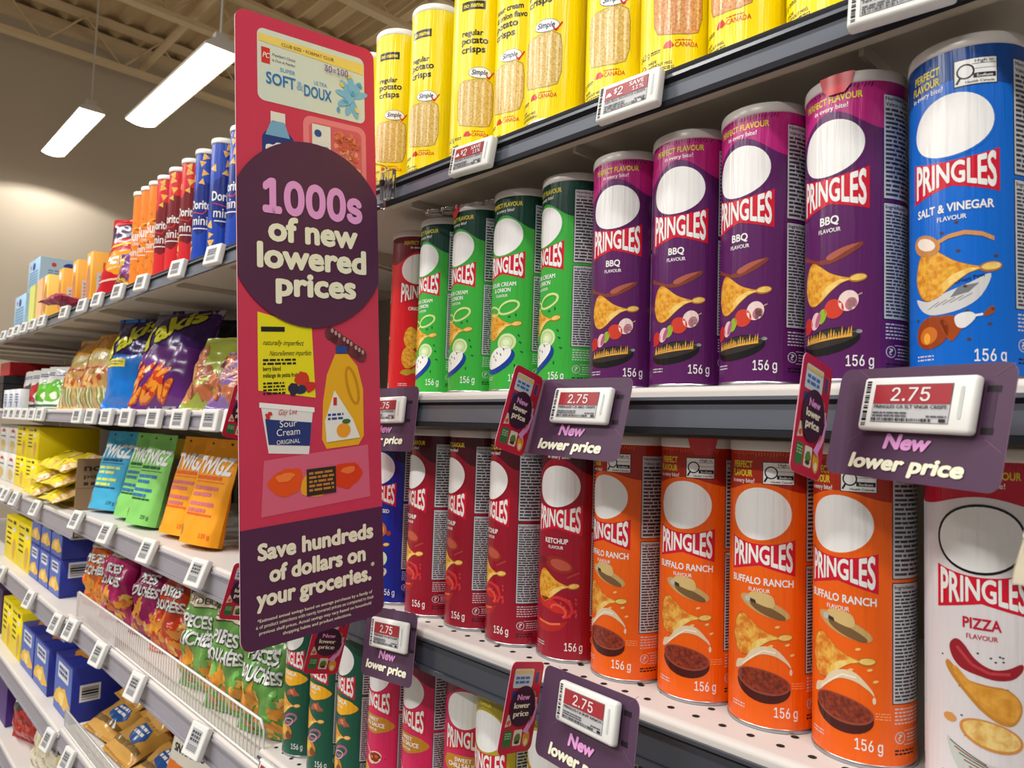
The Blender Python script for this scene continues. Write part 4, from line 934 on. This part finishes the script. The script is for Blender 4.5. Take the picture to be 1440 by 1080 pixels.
ka = Art('paper'); ka.rect(-70, 0, 70, 120, (226, 120, 40), 1); ka.text('BAKED', -56, 54, 168, 24, (60, 50, 46), 2, bold=.04); ka.text("SNYDER'S", -56, 54, 140, 15, (60, 50, 46), 2, bold=.03); ka.micro(-40, 70, 30, 100, 3, WHITE, 2, word=(10, 24))
bag('baked_bag', 'white and orange baked snack bag standing at the bottom left of the dark green cans', 'snack bag', (-1.60, .06, zD_l+.001), .16, .205, .06, (226, 220, 208), ka, lean=.16, yaw=.2, kind='pouch', seed=120, crump=.5)
bag('baked_bag', 'white and orange baked snack bag right of its twin', 'snack bag', (-1.41, .06, zD_l+.001), .16, .195, .06, (226, 220, 208), ka, lean=.16, yaw=.2, kind='pouch', seed=121, crump=.5)
# shelf E
zE = LZ['E']+.001
carton('purple_carton', 'tall violet carton at the lowest left corner', 'carton', (-3.50, .03, zE), .26, .2, .185, (74, 40, 120), None, group='goods on the lowest shelf')
ra = Art('bag'); ra.rect(-90, 110, 90, 220, (70, 66, 66), 1); ra.micro(-60, 130, 60, 165, 2, WHITE, 2, word=(14, 30)); rn = random.Random(12)
for k in range(30): ra.blob(rn.uniform(-80, 80), rn.uniform(10, 110), 14, 11, rn.choice(((190, 50, 40), (206, 90, 70), (150, 30, 30))), 1+k % 3, seed=k, amp=.3)
bag('red_popcorn_bag', 'red and charcoal popcorn bag in the lowest left corner', 'popcorn bag', (-3.04, .07, zE), .22, .215, .1, (176, 40, 44), ra, lean=.15, yaw=.3, group='goods on the lowest shelf', seed=130)
wa2 = Art('bag'); rn = random.Random(13)
for k in range(40): wa2.blob(rn.uniform(-90, 90), rn.uniform(10, 150), 14, 12, rn.choice(((246, 240, 220), (232, 222, 190), (222, 206, 150))), 1+k % 3, seed=k, amp=.3)
wa2.rect(-90, 160, 90, 200, (170, 30, 40), 1)
bag('white_popcorn_bag', 'cream popcorn bag with a red top on the lowest shelf', 'popcorn bag', (-2.72, .07, zE), .22, .2, .1, (236, 228, 206), wa2, lean=.15, yaw=.3, group='goods on the lowest shelf', seed=131)
bag('olive_snack_bag', 'olive snack bag on the lowest shelf, right of the popcorn bags', 'snack bag', (-2.42, .07, zE), .2, .17, .09, (176, 160, 80), None, lean=.3, yaw=.3, group='goods on the lowest shelf', seed=132)
bag('grey_popcorn_bag', 'grey and cream popcorn bag above the red one', 'popcorn bag', (-3.02, .22, zE), .22, .235, .1, (120, 110, 104), wa2, lean=.05, yaw=.3, group='goods on the lowest shelf', seed=133)

# top left shelf: chips bag and cartons
zt = .3355
da = Art('bag'); da.rect(-125, 200, 125, 260, (50, 30, 70), 1); da.blob(-50, 120, 50, 44, (236, 150, 30), 1, seed=4); da.micro(-80, 105, 20, 140, 2, WHITE, 3, word=(20, 50)); da.line([(-120, 170), (120, 190)], 7, (240, 210, 60), 2); da.line([(-120, 60), (120, 70)], 5, (250, 200, 180), 2)
bag('red_chips_bag', 'red chips bag leaning beside the slim orange tubes on the top left shelf', 'snack bag', (-2.33, .11, zt), .25, .29, .10, (196, 26, 40), da, lean=.3, yaw=.75, group='goods on the top left shelf', seed=140)
bag('violet_snack_bag', 'small violet and gold snack bag between the red bag and the slim tubes', 'snack bag', (-2.165, .055, zt), .12, .125, .05, (110, 60, 140), roast_art((226, 190, 90), (120, 60, 150), 120, 120), lean=.2, yaw=.5, group='goods on the top left shelf', seed=141)
oa = Art('card'); oa.rect(0, 0, 1, 1, WHITE, 0)
def bar_box(w, h):
    f = Art('card'); f.blob(w*.5, h*.45, w*.36, h*.3, (196, 130, 90), 1, seed=3); f.ell(w*.5, h*.84, w*.3, h*.08, WHITE, 1)
    s = Art('card'); s.rect(14, 10, 186, h*.62, (222, 222, 226), 1); s.micro(20, 16, 178, h*.58, 8, (150, 160, 190), 2, word=(10, 30)); s.rect(30, h*.66, 170, h*.8, (226, 110, 40), 1); s.ell(100, h*.88, 60, h*.07, WHITE, 2); s.micro(66, h*.86, 134, h*.9, 1, (40, 60, 140), 3, word=(9, 20))
    return f, s
f_, s_ = bar_box(60, 190)
for k, (x, lb) in enumerate(((-2.62, 'orange snack bar carton half behind the red chips bag'), (-2.80, 'orange snack bar carton in the middle of three'), (-3.0, 'orange snack bar carton next to the pale yellow ones'))):
    carton('orange_carton', lb, 'carton', (x, .05, zt), .07, .2, .185, (238, 170, 50), f_, s_, group='cartons on the top left shelf')
carton('yellow_carton', 'pale yellow carton between the orange and the peach ones', 'carton', (-3.12, .03, zt), .07, .2, .175, (240, 200, 90), f_, None, group='cartons on the top left shelf')
carton('peach_carton', 'peach carton next to the lime one on the top left shelf', 'carton', (-3.24, .03, zt), .09, .2, .175, (238, 190, 140), None, None, group='cartons on the top left shelf')
carton('lime_carton', 'white and lime carton next to the pale blue cartons', 'carton', (-3.37, .03, zt), .09, .2, .165, (214, 220, 120), None, None, group='cartons on the top left shelf')
ba = Art('card'); ba.ell(110, 128, 26, 16, (40, 70, 160), 1); ba.micro(30, 40, 190, 110, 6, (110, 150, 190), 1, word=(12, 40)); ba.rect(130, 24, 200, 38, (30, 60, 130), 1); ba.ell(50, 130, 9, 9, (206, 60, 80), 1)
for k in range(2): carton('pale_blue_carton', ('lower pale blue carton of the far stack on the top shelf', 'upper pale blue carton of the far stack on the top shelf')[k], 'carton', (-3.72, .04+.04*k, zt+k*.1605), .22, .2, .16, (160, 196, 222), ba, ba, group='cartons on the top left shelf', sidecol=(170, 204, 228))
carton('red_display_box', 'red display box set back behind the orange cartons', 'box', (-3.60, .27, zt), .75, .16, .235, (214, 50, 62), None, None, group='cartons on the top left shelf')
bag('magenta_snack_bag', 'flat magenta snack packet lying in front of the orange cartons', 'snack bag', (-2.78, .0, zt+.012), .1, .17, .03, (170, 50, 90), None, group='goods on the top left shelf', seed=142, tilt=(-PI/2+.02, 0, -1.45))
hb = bag('popcorn_sample_bag', 'cream and yellow snack bag hanging at the right edge in front of the white can', 'snack bag', (-.0215, -.20, -.066), .10, .15, .035, (236, 226, 200), wa2, kind='pillow', seed=150, tilt=(0, .14, .35))
g = Geo(); g.tube([(0, 0, .146), (.01, .0, .22), (.03, .03, .33)], .0012, mat((230, 230, 230), 'gloss'), 6); g.build('hang_strip', hb)
# ------------------------------------------------------------------ electronic price tags
def flat(scale=.0003, off=.0):
    return lambda u, v, L: (Vector((u/1000, off-scale*L, v/1000)), Vector((0, -1, 0)))
def price_tag(label, loc, rot, w, h, art, group, th=.011):
    t = thing('price_tag', label, 'price tag', loc, rot, group)
    g = Geo(); g.rbox(-w/2, w/2, -th, 0, -h/2, h/2, .0028, mat((228, 228, 226), 'gloss', rough=.35), 3); 
    a, scr = art(w*1000, h*1000)
    print_art(g, a, flat(off=-th)); g.build('case', t)
    g = Geo(); print_art(g, scr, flat(off=-th)); g.build('screen', t)
    return t
GREY = (186, 187, 190); SRED = (160, 44, 54)
def tag_case(w, h):
    a = Art('paper'); a.bars(-w*.455, -h*.42, -w*.41, h*.42, INK, 1, seed=4, vertical=True, n=30); a.rrect(w*.395, -h*.26, w*.425, h*.3, w*.014, (196, 200, 200), 1)
    return a
def red_tag(price, name, sub=True):
    def f(w, h):
        s = Art('screen'); x0, x1, y0, y1 = -w*.36, w*.33, -h*.34, h*.34; W_, H_ = x1-x0, y1-y0
        s.rect(x0-.5, y0-.5, x1+.5, y1+.5, (120, 120, 124), .6); s.rect(x0, y0, x1, y1, GREY, 1); s.rect(x0, y0+H_*.48, x1, y1, SRED, 2)
        if price[0] == '$':
            s.text('$', x0+W_*.22, x0+W_*.29, y0+H_*.68, H_*.2, WHITE, 3); s.text('2', x0+W_*.31, x0+W_*.43, y0+H_*.56, H_*.34, WHITE, 3, bold=.01)
            s.text('SAVE', x0+W_*.58, x0+W_*.92, y0+H_*.76, H_*.17, WHITE, 3); s.text('11%', x0+W_*.66, x0+W_*.92, y0+H_*.54, H_*.17, WHITE, 3); s.blob(x0+W_*.1, y0+H_*.68, W_*.05, H_*.1, WHITE, 3, seed=3, amp=.4)
        else: s.text(price, x0+W_*.25, x0+W_*.75, y0+H_*.56, H_*.36, (226, 222, 222), 3, bold=.012)
        s.text(name, x0+W_*.03, x1-W_*.03, y0+H_*.36, H_*.09, INK, 3, bold=.03, res=2)
        s.micro(x0+W_*.02, y0+H_*.12, x0+W_*.5, y0+H_*.28, 2, (90, 90, 96), 3, word=(2, 6)); s.micro(x0+W_*.74, y0+H_*.12, x1-1, y0+H_*.2, 1, (90, 90, 96), 3, word=(2, 5))
        s.bars(x0+1, y0+H_*.02, x1-W_*.2, y0+H_*.1, (60, 60, 66), 3, seed=7, n=50); s.rect(x1-W_*.1, y0+H_*.02, x1-W_*.02, y0+H_*.1, INK, 3)
        return tag_case(w, h), s
    return f
def grey_tag(seed):
    def f(w, h):
        s = Art('screen'); x0, x1, y0, y1 = -w*.30, w*.30, -h*.33, h*.33
        s.rect(x0, y0, x1, y1, (176, 178, 180), 1); rn = random.Random(seed)
        s.micro(x0+w*.05, y0+h*.28, x1-w*.05, y1-h*.05, 3, (70, 70, 76), 2, word=(w*.06, w*.14), fill=.7, seed=seed); s.micro(x0+w*.03, y0+h*.03, x1-w*.03, y0+h*.2, 3, (120, 120, 126), 2, word=(3, 9), seed=seed+9)
        return Art('paper'), s
    return f
GR = 'price tags on the shelf rails'
price_tag('two dollar price tag with a red strip, leftmost on the top rail', (-.633, -.010, .3135), (-.13, .06, -.03), .074, .036, red_tag('$2', 'NN REG POTATO CRISPS'), GR)
price_tag('two dollar price tag with a red strip, in the middle of the top rail', (-.406, -.012, .3125), (-.20, -.02, .06), .068, .038, red_tag('$2', 'NN REG POTATO CRISPS'), GR)
price_tag('price tag cut off by the top edge at the right end of the top rail', (-.171, -.013, .312), (-.2, 0, .12), .068, .038, red_tag('$2', 'NN BBQ POTATO CRISPS'), GR)
ORD = ('first', 'second', 'third', 'fourth', 'fifth', 'sixth', 'seventh', 'eighth', 'ninth', 'tenth', 'eleventh', 'twelfth', 'thirteenth', 'fourteenth', 'fifteenth')
def tag_row(xs, z, rail, w, h, tilt, y, seed0, dz=0):
    xs = sorted(xs, reverse=True)
    for k, x in enumerate(xs):
        lb = 'small white price tag on the %s, %s one left of the hanging sign' % (rail, ORD[k])
        ww = w if k == 0 else min(w, (xs[k-1]-x)*.86, w if k+1 >= len(xs) else (x-xs[k+1])*.86)
        price_tag(lb, (x, y, z+(dz if x < X2 else 0)), (tilt, 0, .12), ww, h, grey_tag(seed0+k), GR, .012)
tag_row([-1.392, -1.587, -1.82, -2.004, -2.192, -2.345, -2.554, -2.859, -3.003, -3.15, -3.279, -3.393, -3.558], .314, 'top left rail', .056, .040, -.2, -.010, 10)
tag_row([-3.362, -3.249, -3.13, -3.018, -2.901, -2.782, -2.31, -2.174, -2.029, -1.866, -1.674, -1.52, -1.359, -1.26], -.002, 'snack bag rail', .060, .042, -.15, -.010, 30)
tag_row([-3.338, -3.245, -3.078, -2.742, -2.24, -1.958, -1.655, -1.372], -.285, 'pouch rail', .056, .052, -.38, -.014, 50, -.018)
tag_row([-3.228, -2.736, -2.38, -2.222, -1.953, -1.676, -1.330], -.572, 'pretzel rail', .056, .056, -.38, -.014, 70, -.018)
tag_row([-2.375, -2.165], -.890, 'gold bag rail', .056, .056, -.38, -.014, 90, -.018)
price_tag('small white price tag in front of the dark green cans on the bottom shelf', (-1.050, -.013, -.540), (-.25, 0, 0), .074, .042, red_tag('2.75', 'MASALA CRISPS'), GR)

# ------------------------------------------------------------------ price cards clipped to the rails
PLUM = (82, 40, 74); CREAM = (240, 238, 214); PINK = (232, 160, 222)
def slab(g, outline, th, art, mm_edge, mm_back, fn=None):
    f = fn or (lambda u, v, L: (Vector((u/1000, -.00022*L if L >= 0 else -L/1000, v/1000)), Vector((0, -1, 0))))
    print_art(g, art, f)
    n = len(outline); F = [f(x, y, 0)[0] for x, y in outline]; B = [f(x, y, -th)[0] for x, y in outline]
    for i in range(n): j = (i+1) % n; g.face([F[i], B[i], B[j], F[j]], mm_edge)
    g.face(B[::-1], mm_back)
def rr(x0, y0, x1, y1, r, seg=5):
    a = Art(); a.rrect(x0, y0, x1, y1, r, (0, 0, 0)); p = []
    for cx, cy, q in ((x1-r, y0+r, -90), (x1-r, y1-r, 0), (x0+r, y1-r, 90), (x0+r, y0+r, 180)):
        for k in range(seg+1): t = math.radians(q+90*k/seg); p.append((cx+r*math.cos(t), cy+r*math.sin(t)))
    return p
def pack_row(a, w, h, L):
    """the little grocery pictures of the campaign print on a w x h field"""
    a.rrect(w*.10, h*.72, w*.72, h*.94, w*.04, (206, 220, 226), L); a.rect(w*.12, h*.89, w*.70, h*.92, (236, 206, 90), L+1); a.micro(w*.16, h*.76, w*.60, h*.86, 2, (60, 120, 190), L+1, word=(w*.08, w*.2), fill=.6)
    a.rect(w*.78, h*.76, w*.96, h*.92, (206, 70, 60), L); a.rect(w*.80, h*.77, w*.9, h*.9, (60, 70, 130), L+1)
    a.rrect(w*.12, h*.58, w*.26, h*.69, w*.03, (50, 70, 140), L); a.ell(w*.8, h*.62, w*.1, h*.06, (150, 150, 70), L); a.rect(w*.84, h*.5, w*.97, h*.6, (206, 200, 170), L); a.rect(w*.84, h*.38, w*.97, h*.47, (60, 60, 50), L); a.rect(w*.84, h*.28, w*.95, h*.38, (220, 150, 60), L)
    a.poly([(w*.06, h*.28), (w*.24, h*.30), (w*.2, h*.42), (w*.1, h*.42)], (226, 214, 200), L); a.blob(w*.15, h*.33, w*.06, h*.025, (206, 110, 50), L+1)
    a.rect(w*.08, h*.06, w*.32, h*.24, (40, 120, 60), L); a.micro(w*.1, h*.14, w*.3, h*.22, 3, (160, 200, 150), L+1, word=(w*.05, w*.1)); a.rrect(w*.38, h*.06, w*.64, h*.24, w*.03, (226, 220, 206), L); a.blob(w*.51, h*.15, w*.09, h*.05, (90, 130, 50), L+1, seed=3); a.blob(w*.51, h*.1, w*.09, h*.02, (70, 40, 40), L+1)
    a.ell(w*.8, h*.13, w*.11, h*.1, (232, 170, 40), L, rot=10); a.ell(w*.8, h*.09, w*.06, h*.04, (240, 226, 190), L+1)
def flap_art(w, h):
    a = Art('card'); o = rr(-w/2, -h/2, w/2, h/2, w*.12); a.poly(o, (200, 30, 66), 0)
    b = Art('card'); pack_row(b, w*.94, h*.96, 1); a.paste(b, -w*.47, -h*.48)
    a.poly([(w*.36, h*.1), (w*.40, -.02*h), (w*.34, -.14*h), (w*.26, -.2*h), (w*.28, -.15*h), (w*.12, -.27*h), (w*.3, -.31*h), (w*.29, -.27*h), (w*.42, -.16*h), (w*.46, 0)], PINK, 5)
    a.ell(0, h*.01, w*.37, h*.225, (62, 30, 56), 4, seg=36)
    a.text('New', -w*.2, w*.16, h*.08, h*.062, PINK, 6, bold=.05); a.text('lower', -w*.26, w*.2, -h*.01, h*.062, CREAM, 6, bold=.05); a.text('price', -w*.24, w*.2, -h*.10, h*.062, CREAM, 6, bold=.05)
    return a, o
def price_card(label, loc, rot, flaps, w=134, h=76, tagname=None, taglabel=None, tago=(10, 11), tagsize=(.079, .034)):
    t = thing('price_card', label, 'price card', loc, rot, 'purple price cards')
    a = Art('card'); o = rr(-w/2, -h/2, w/2, h/2, 8); a.poly(o, (80, 54, 80), 0)
    a.text('New', -17, 17, -17.2, 9.2, PINK, 3, bold=.055, shear=.22); a.text('lower price', -44, 43, -31.5, 9.2, CREAM, 3, bold=.055, shear=.22)
    tx, ty = tago; tw, thh = tagsize[0]*500, tagsize[1]*500
    a.rect(tx+tw, ty+thh-9, tx+tw+9, ty+thh-5, (22, 14, 20), 1); a.rect(tx+tw, ty-thh+2, tx+tw+8, ty-thh+6, (22, 14, 20), 1); a.rect(tx+tw, ty-thh+6, tx+tw+7, ty+thh-9, (66, 42, 66), 1)
    for sx in (-1, 1):
        for sy in (-1, 1): a.line([(tx+sx*(tw+4), ty+sy*(thh+1)), (tx+sx*(tw+15), ty+sy*(thh+8))], .4, (120, 84, 114), 1)
    g = Geo(); slab(g, o, .7, a, mat((150, 120, 146), 'card'), mat((226, 220, 222), 'card')); g.build('card_plate', t)
    if flaps:
        fl, fr, fw_, fh = flaps
        a, o = flap_art(fw_*1000, fh*1000); g = Geo(); slab(g, o, .6, a, mat((214, 150, 170), 'card'), mat((224, 214, 216), 'card'))
        f = g.build('side_flap', t); f['label'] = 'crimson side flap with small grocery pictures'
        M = Matrix.Translation(Vector(loc)) @ Euler(rot).to_matrix().to_4x4()
        f.matrix_basis = M.inverted() @ (Matrix.Translation(Vector(fl)) @ Euler(fr).to_matrix().to_4x4())
    if tagname:
        M = Euler(rot).to_matrix(); p = Vector(loc)+M @ Vector((tx/1000, -.0015, ty/1000))
        price_tag(taglabel, p, rot, tagsize[0], tagsize[1], red_tag('2.75', tagname), 'price tags clipped in the purple cards', .0075)
    return t
price_card('purple New lower price card at the right, below the blue can', (-.159, -.039, .012), (-.191, .03, -.456), ((-.217, -.051, .015), (.024, .211, 1.55), .045, .082), tagname='PRINGLES CA SLT VNGR CRISPS', taglabel='white price tag reading 2.75 in the card under the blue can', tago=(7.5, 11.2), tagsize=(.085, .036))
price_card('purple New lower price card below the green and purple cans', (-.448, -.035, .013), (-.22, .018, -.139), ((-.503, -.053, .018), (.129, .217, 1.75), .049, .082), tagname='PRINGLES CA BBQ CRISPS', taglabel='white price tag reading 2.75 in the card under the green cans', tago=(12, 10), tagsize=(.078, .034))
price_card('purple New lower price card below the orange cans', (-.399, -.070, -.246), (-.181, -.083, -.246), ((-.486, -.055, -.257), (.02, .23, 1.745), .055, .080), tagname='PRINGLES CA BUFF RANCH', taglabel='white price tag reading 2.75 in the lowest card', tago=(10, 16), tagsize=(.080, .033))
price_card('purple New lower price card half hidden behind the sign, upper one', (-.794, -.0125, .008), (-.10, -.022, .0), None, 134, 82, tagname='PRINGLES CA ORIGINAL', taglabel='white price tag reading 2.75 half hidden behind the sign', tago=(8, 11))
price_card('purple New lower price card below the dark red cans, beside the foot of the sign', (-.760, -.0165, -.271), (-.14, -.10, -.02), ((-.855, -.045, -.285), (.05, .2, 1.5), .05, .08), 112, 84, tagname='PRINGLES CA KETCHUP', taglabel='white price tag reading 2.75 beside the foot of the sign', tago=(8, 13), tagsize=(.078, .036))
for (lb, fl, fr) in (('crimson shelf flag left of the sign on the snack bag rail', (-1.150, -.045, .012), (.05, .19, 1.64)), ('crimson shelf flag left of the sign on the pouch rail', (-1.118, -.045, -.268), (.07, .22, 1.62))):
    t = thing('shelf_flag', lb, 'shelf flag', fl, fr, 'crimson shelf flags'); a, o = flap_art(56, 86); g = Geo(); slab(g, o, .6, a, mat((214, 150, 170), 'card'), mat((224, 214, 216), 'card')); g.build('printed_flap', t)

# ------------------------------------------------------------------ the hanging sign
UL, UR, LR, LL = Vector((-.838, -.220, .492)), Vector((-.834, -.030, .510)), Vector((-.752, -.030, -.2290)), Vector((-.760, -.2045, -.2485))
SW, SH = 192.0, 765.0
N0 = (UR-UL).cross(LL-UL).normalized(); N0 = -N0 if N0.x < 0 else N0
def sign_fn(u, v, L):
    s, t = u/SW, v/SH       # v from the foot up
    p = (LL*(1-s)+LR*s)*(1-t)+(UL*(1-s)+UR*s)*t
    return p+N0*(.0003*L if L >= 0 else L/1000)-UL, N0
a = Art('card')
# scale from the photograph's sign: x 0..192 across, y = 0 at the foot
so_ = rr(0, 0, SW, SH, 14, 6)
SR = (204, 56, 88)
g = Geo()
def clipped(A, o=None): return A
bgA = Art('card'); bgA.poly(so_, SR, 0); bgA.poly([(0, 14)]+[(x, y) for x, y in so_ if y < 60][::1][:0]+[(0, 133), (SW, 133), (SW, 14)]+[(x, y) for x, y in rr(0, 0, SW, SH, 14, 6)[1:6]][:0]+[(SW-4, 4), (SW-14, 0), (14, 0), (4, 4)], PLUM, 1)
S2 = Art('card')
# paper pack
S2.rrect(27, 628, 176, 724, 9, (212, 222, 214), 1); S2.poly([(28, 716), (174, 716), (175, 700), (28, 706)], (238, 212, 110), 2); S2.text('CLUB SIZE • FORMAT CLUB', 58, 130, 707, 4.4, (150, 110, 40), 3)
S2.rect(32, 678, 43, 699, (214, 50, 40), 2); S2.text("President's Choice", 46, 76, 690, 4, (70, 70, 70), 2, bold=.0, shear=.2); S2.text('le Choix du Président', 46, 76, 683, 3.6, (70, 70, 70), 2, bold=.0, shear=.2)
S2.text('PC', 33.5, 41.5, 685, 7, WHITE, 3, shear=.2); S2.text('30=100', 116, 150, 689, 9, (120, 70, 150), 9, bold=.02); S2.text('SUPER', 56, 76, 672, 5, (110, 170, 210), 2); S2.text('SOFT', 38, 76, 652, 15, (40, 120, 190), 3, bold=.02); S2.text('&', 78, 86, 654, 11, (150, 190, 220), 3); S2.text('ULTRA', 102, 120, 667, 5, (110, 170, 210), 2); S2.text('DOUX', 88, 126, 648, 15, (40, 120, 190), 3, bold=.02)
for k in range(8): q = math.radians(20+k*38); S2.ell(157+11*math.cos(q), 662+16*math.sin(q), 14, 5, (126, 186, 226), 2+k % 3, rot=20+k*38)
for k in range(7): S2.ell(136+k*5.4, 640+(k*37) % 60, 2.4, 4, (236, 206, 80) if k % 2 else (90, 160, 210), 5, rot=k*40)
# bottle and tray
S2.rect(43, 602, 62, 616, (226, 224, 218), 2); S2.rrect(32, 520, 74, 592, 14, (36, 56, 130), 1); S2.poly([(44, 604), (61, 604), (68, 584), (36, 584)], (120, 170, 210), 2); S2.blob(52, 566, 16, 10, (236, 236, 236), 2, seed=2, amp=.25)
S2.rrect(86, 520, 177, 622, 12, (232, 130, 140), 1); S2.rrect(94, 520, 170, 614, 8, (214, 96, 110), 2); S2.rect(98, 540, 124, 612, (226, 226, 224), 3); S2.ell(106, 600, 5, 5, (40, 80, 150), 4); S2.text('MINCED', 102, 121, 578, 5, (40, 60, 120), 4); S2.text('TURKEY', 102, 121, 570, 5, (40, 60, 120), 4)
rn = random.Random(8)
for k in range(70): S2.blob(rn.uniform(128, 164), rn.uniform(545, 606), 5, 3, rn.choice(((226, 120, 90), (236, 150, 120), (206, 90, 70))), 3+k % 2, seed=k, rot=rn.uniform(0, 180))
# yellow fruit bag
S2.poly([(24, 398), (94, 380), (98, 292), (24, 304)], (236, 224, 30), 1); S2.rect(28, 374, 58, 380, INK, 2); S2.text('naturally imperfect', 30, 82, 358, 6, INK, 2, bold=0, shear=.3, rot=-1); S2.text('Naturellement imparfaits', 38, 92, 345, 6, INK, 2, bold=0, shear=.3)
S2.text('berry blend', 30, 52, 327, 5, INK, 2); S2.text('mélange de petits fruits', 30, 76, 319, 5, INK, 2); S2.micro(30, 333, 72, 342, 2, INK, 2, word=(3, 9)); S2.micro(30, 298, 58, 314, 4, INK, 2, word=(2, 7))
for x, y, r, c in ((80, 316, 9, (206, 60, 40)), (68, 304, 7, (50, 40, 70)), (79, 303, 6, (40, 50, 90)), (90, 306, 7, (206, 50, 50))): S2.blob(x, y, r, r, c, 3, seed=int(x))
for k in range(9): S2.ell(120+(k*17) % 46, 372-(k*11) % 30, 8, 9, (110, 50, 60), 1+k % 3); S2.ell(122+(k*17) % 46, 376-(k*11) % 30, 2, 3, (190, 150, 150), 4)
# juice jug
S2.rect(127, 347, 143, 356, (40, 70, 150), 3); S2.poly([(126, 346), (144, 346), (158, 330), (166, 300), (166, 240), (158, 229), (112, 228), (106, 240), (108, 286), (114, 320)], (236, 176, 36), 1); S2.ring(150, 305, 9, 26, 4, (206, 140, 24), 2, rot=14); S2.poly([(124, 300), (150, 262), (160, 238), (112, 236), (110, 262)], (236, 236, 230), 3); S2.rect(122, 281, 127, 291, (200, 50, 40), 4); S2.micro(114, 262, 136, 272, 2, (40, 70, 150), 4, word=(3, 8)); S2.ell(136, 249, 10, 9, (240, 160, 40), 4); S2.ell(140, 260, 6, 3, (60, 110, 60), 5)
# tub
S2.poly([(27, 286), (94, 276), (88, 224), (36, 230)], (232, 232, 232), 1); S2.poly([(25, 290), (96, 280), (96, 274), (25, 284)], (246, 246, 246), 2); S2.poly([(32, 270), (92, 262), (89, 234), (36, 240)], (40, 56, 120), 2); S2.text('Gay Lea', 48, 72, 274, 6, (200, 60, 50), 3, bold=0, shear=.3); S2.text('Sour', 50, 72, 259, 8, WHITE, 3, bold=0); S2.text('Cream', 46, 76, 249, 8, WHITE, 3, bold=0); S2.text('ORIGINAL', 46, 76, 239, 5, WHITE, 3, bold=0); S2.blob(36, 274, 4, 4, (206, 50, 50), 3, seed=2, amp=.4)
# peppers
S2.poly([(30, 222), (172, 228), (174, 162), (26, 158)], (216, 100, 128), 1); S2.blob(58, 194, 21, 17, (232, 84, 24), 2, seed=1, amp=.12); S2.blob(56, 200, 12, 5, (246, 130, 60), 3, seed=2); S2.blob(97, 188, 19, 18, (236, 170, 40), 2, seed=3, amp=.12); S2.blob(140, 193, 20, 17, (222, 62, 24), 2, seed=4, amp=.12); S2.blob(142, 199, 11, 4, (240, 120, 60), 3, seed=6); S2.rect(84, 174, 124, 206, (52, 40, 34), 4); S2.micro(87, 178, 121, 203, 5, (190, 130, 60), 5, word=(4, 12))
# disc with the message
D = Art('card'); D.ell(96, 486, 110, 121, PLUM, 6, seg=72)
D.text('1000s', 33, 166, 509, 40, PINK, 8, bold=.058); D.text('of new', 39, 159, 473, 29, CREAM, 8, bold=.05); D.text('lowered', 25, 171, 439, 29, CREAM, 8, bold=.05); D.text('prices', 48, 155, 405, 28, CREAM, 8, bold=.05)
T = Art('card'); T.text('Save hundreds', 22, 176, 97, 17, CREAM, 3, bold=.055); T.text('of dollars on', 36, 164, 71, 17, CREAM, 3, bold=.055); T.text('your groceries.', 20, 172, 46, 17, CREAM, 3, bold=.055); T.text('*', 173, 178, 58, 8, CREAM, 3)
for k, st in enumerate(('*Estimated annual savings based on average purchases by a family of', '4 of product selections with newly lowered prices as compared to their', 'previous shelf prices. Actual savings may vary based on household', 'shopping habits and product selections.')):
    wdt = (154, 158, 150, 92)[k]; T.text(st, 97-wdt/2, 97+wdt/2, 29-k*6.6, 3.5, CREAM, 3, bold=.012, res=2)
t = thing('hanging_sign', 'tall red and purple flag sign reading 1000s of new lowered prices', 'sign', UL)
S3 = Art('card'); cut_y = 450
for it in S2.it:
    hi_ = it[0][0][0][1] > cut_y; S3.it.append(([[(x, y+(23 if hi_ else -14)) for x, y in q] for q in it[0]], it[1], it[2]))
for q_ in (bgA, S3, D, T): print_art(g, q_, sign_fn, du=16, dv=32, box=(0, 0, SW, SH))
ed = [sign_fn(x, y, 0)[0] for x, y in so_]; eb = [sign_fn(x, y, -1.2)[0] for x, y in so_]
for i in range(len(so_)): j = (i+1) % len(so_); g.face([ed[i], eb[i], eb[j], ed[j]], mat((230, 214, 216), 'card'))
g.face(eb[::-1], mat((214, 90, 112), 'card'))
g.build('sign_panel', t)
# clear clip that grips the sign and the rail
cl = mat((245, 245, 248), 'gloss', trans=1.0, rough=.06, ior=1.46)
t = thing('sign_clip', 'clear plastic clip holding the sign on the top rail', 'clip', (-.826, -.012, .300))
g = Geo(); g.rbox(-.002, .006, -.040, .004, -.008, .052, .002, cl); g.build('gripper', t)
g = Geo(); g.rbox(.006, .034, -.006, .000, .000, .040, .002, cl); g.tube([(.012, -.008, .001), (.012, -.008, .039)], .0025, cl); g.tube([(.024, -.008, .001), (.024, -.008, .039)], .0025, cl); g.build('rail_plate', t)
g = Geo(); g.rbox(.008, .016, -.010, -.006, .020, .028, .001, mat((30, 30, 34), 'gloss')); g.build('rivet', t)
t = thing('sign_clip', 'bent clear plastic clip lying under the top rail', 'clip', (-.75, .02, .292))
g = Geo()
for k in range(5): g.tube([(k*.022+.012*math.cos(q/8*2*PI), .010*math.sin(q/8*2*PI)+.006*k, -.012) for q in range(9)], .0022, cl, 6)
g.build('chain_links', t)
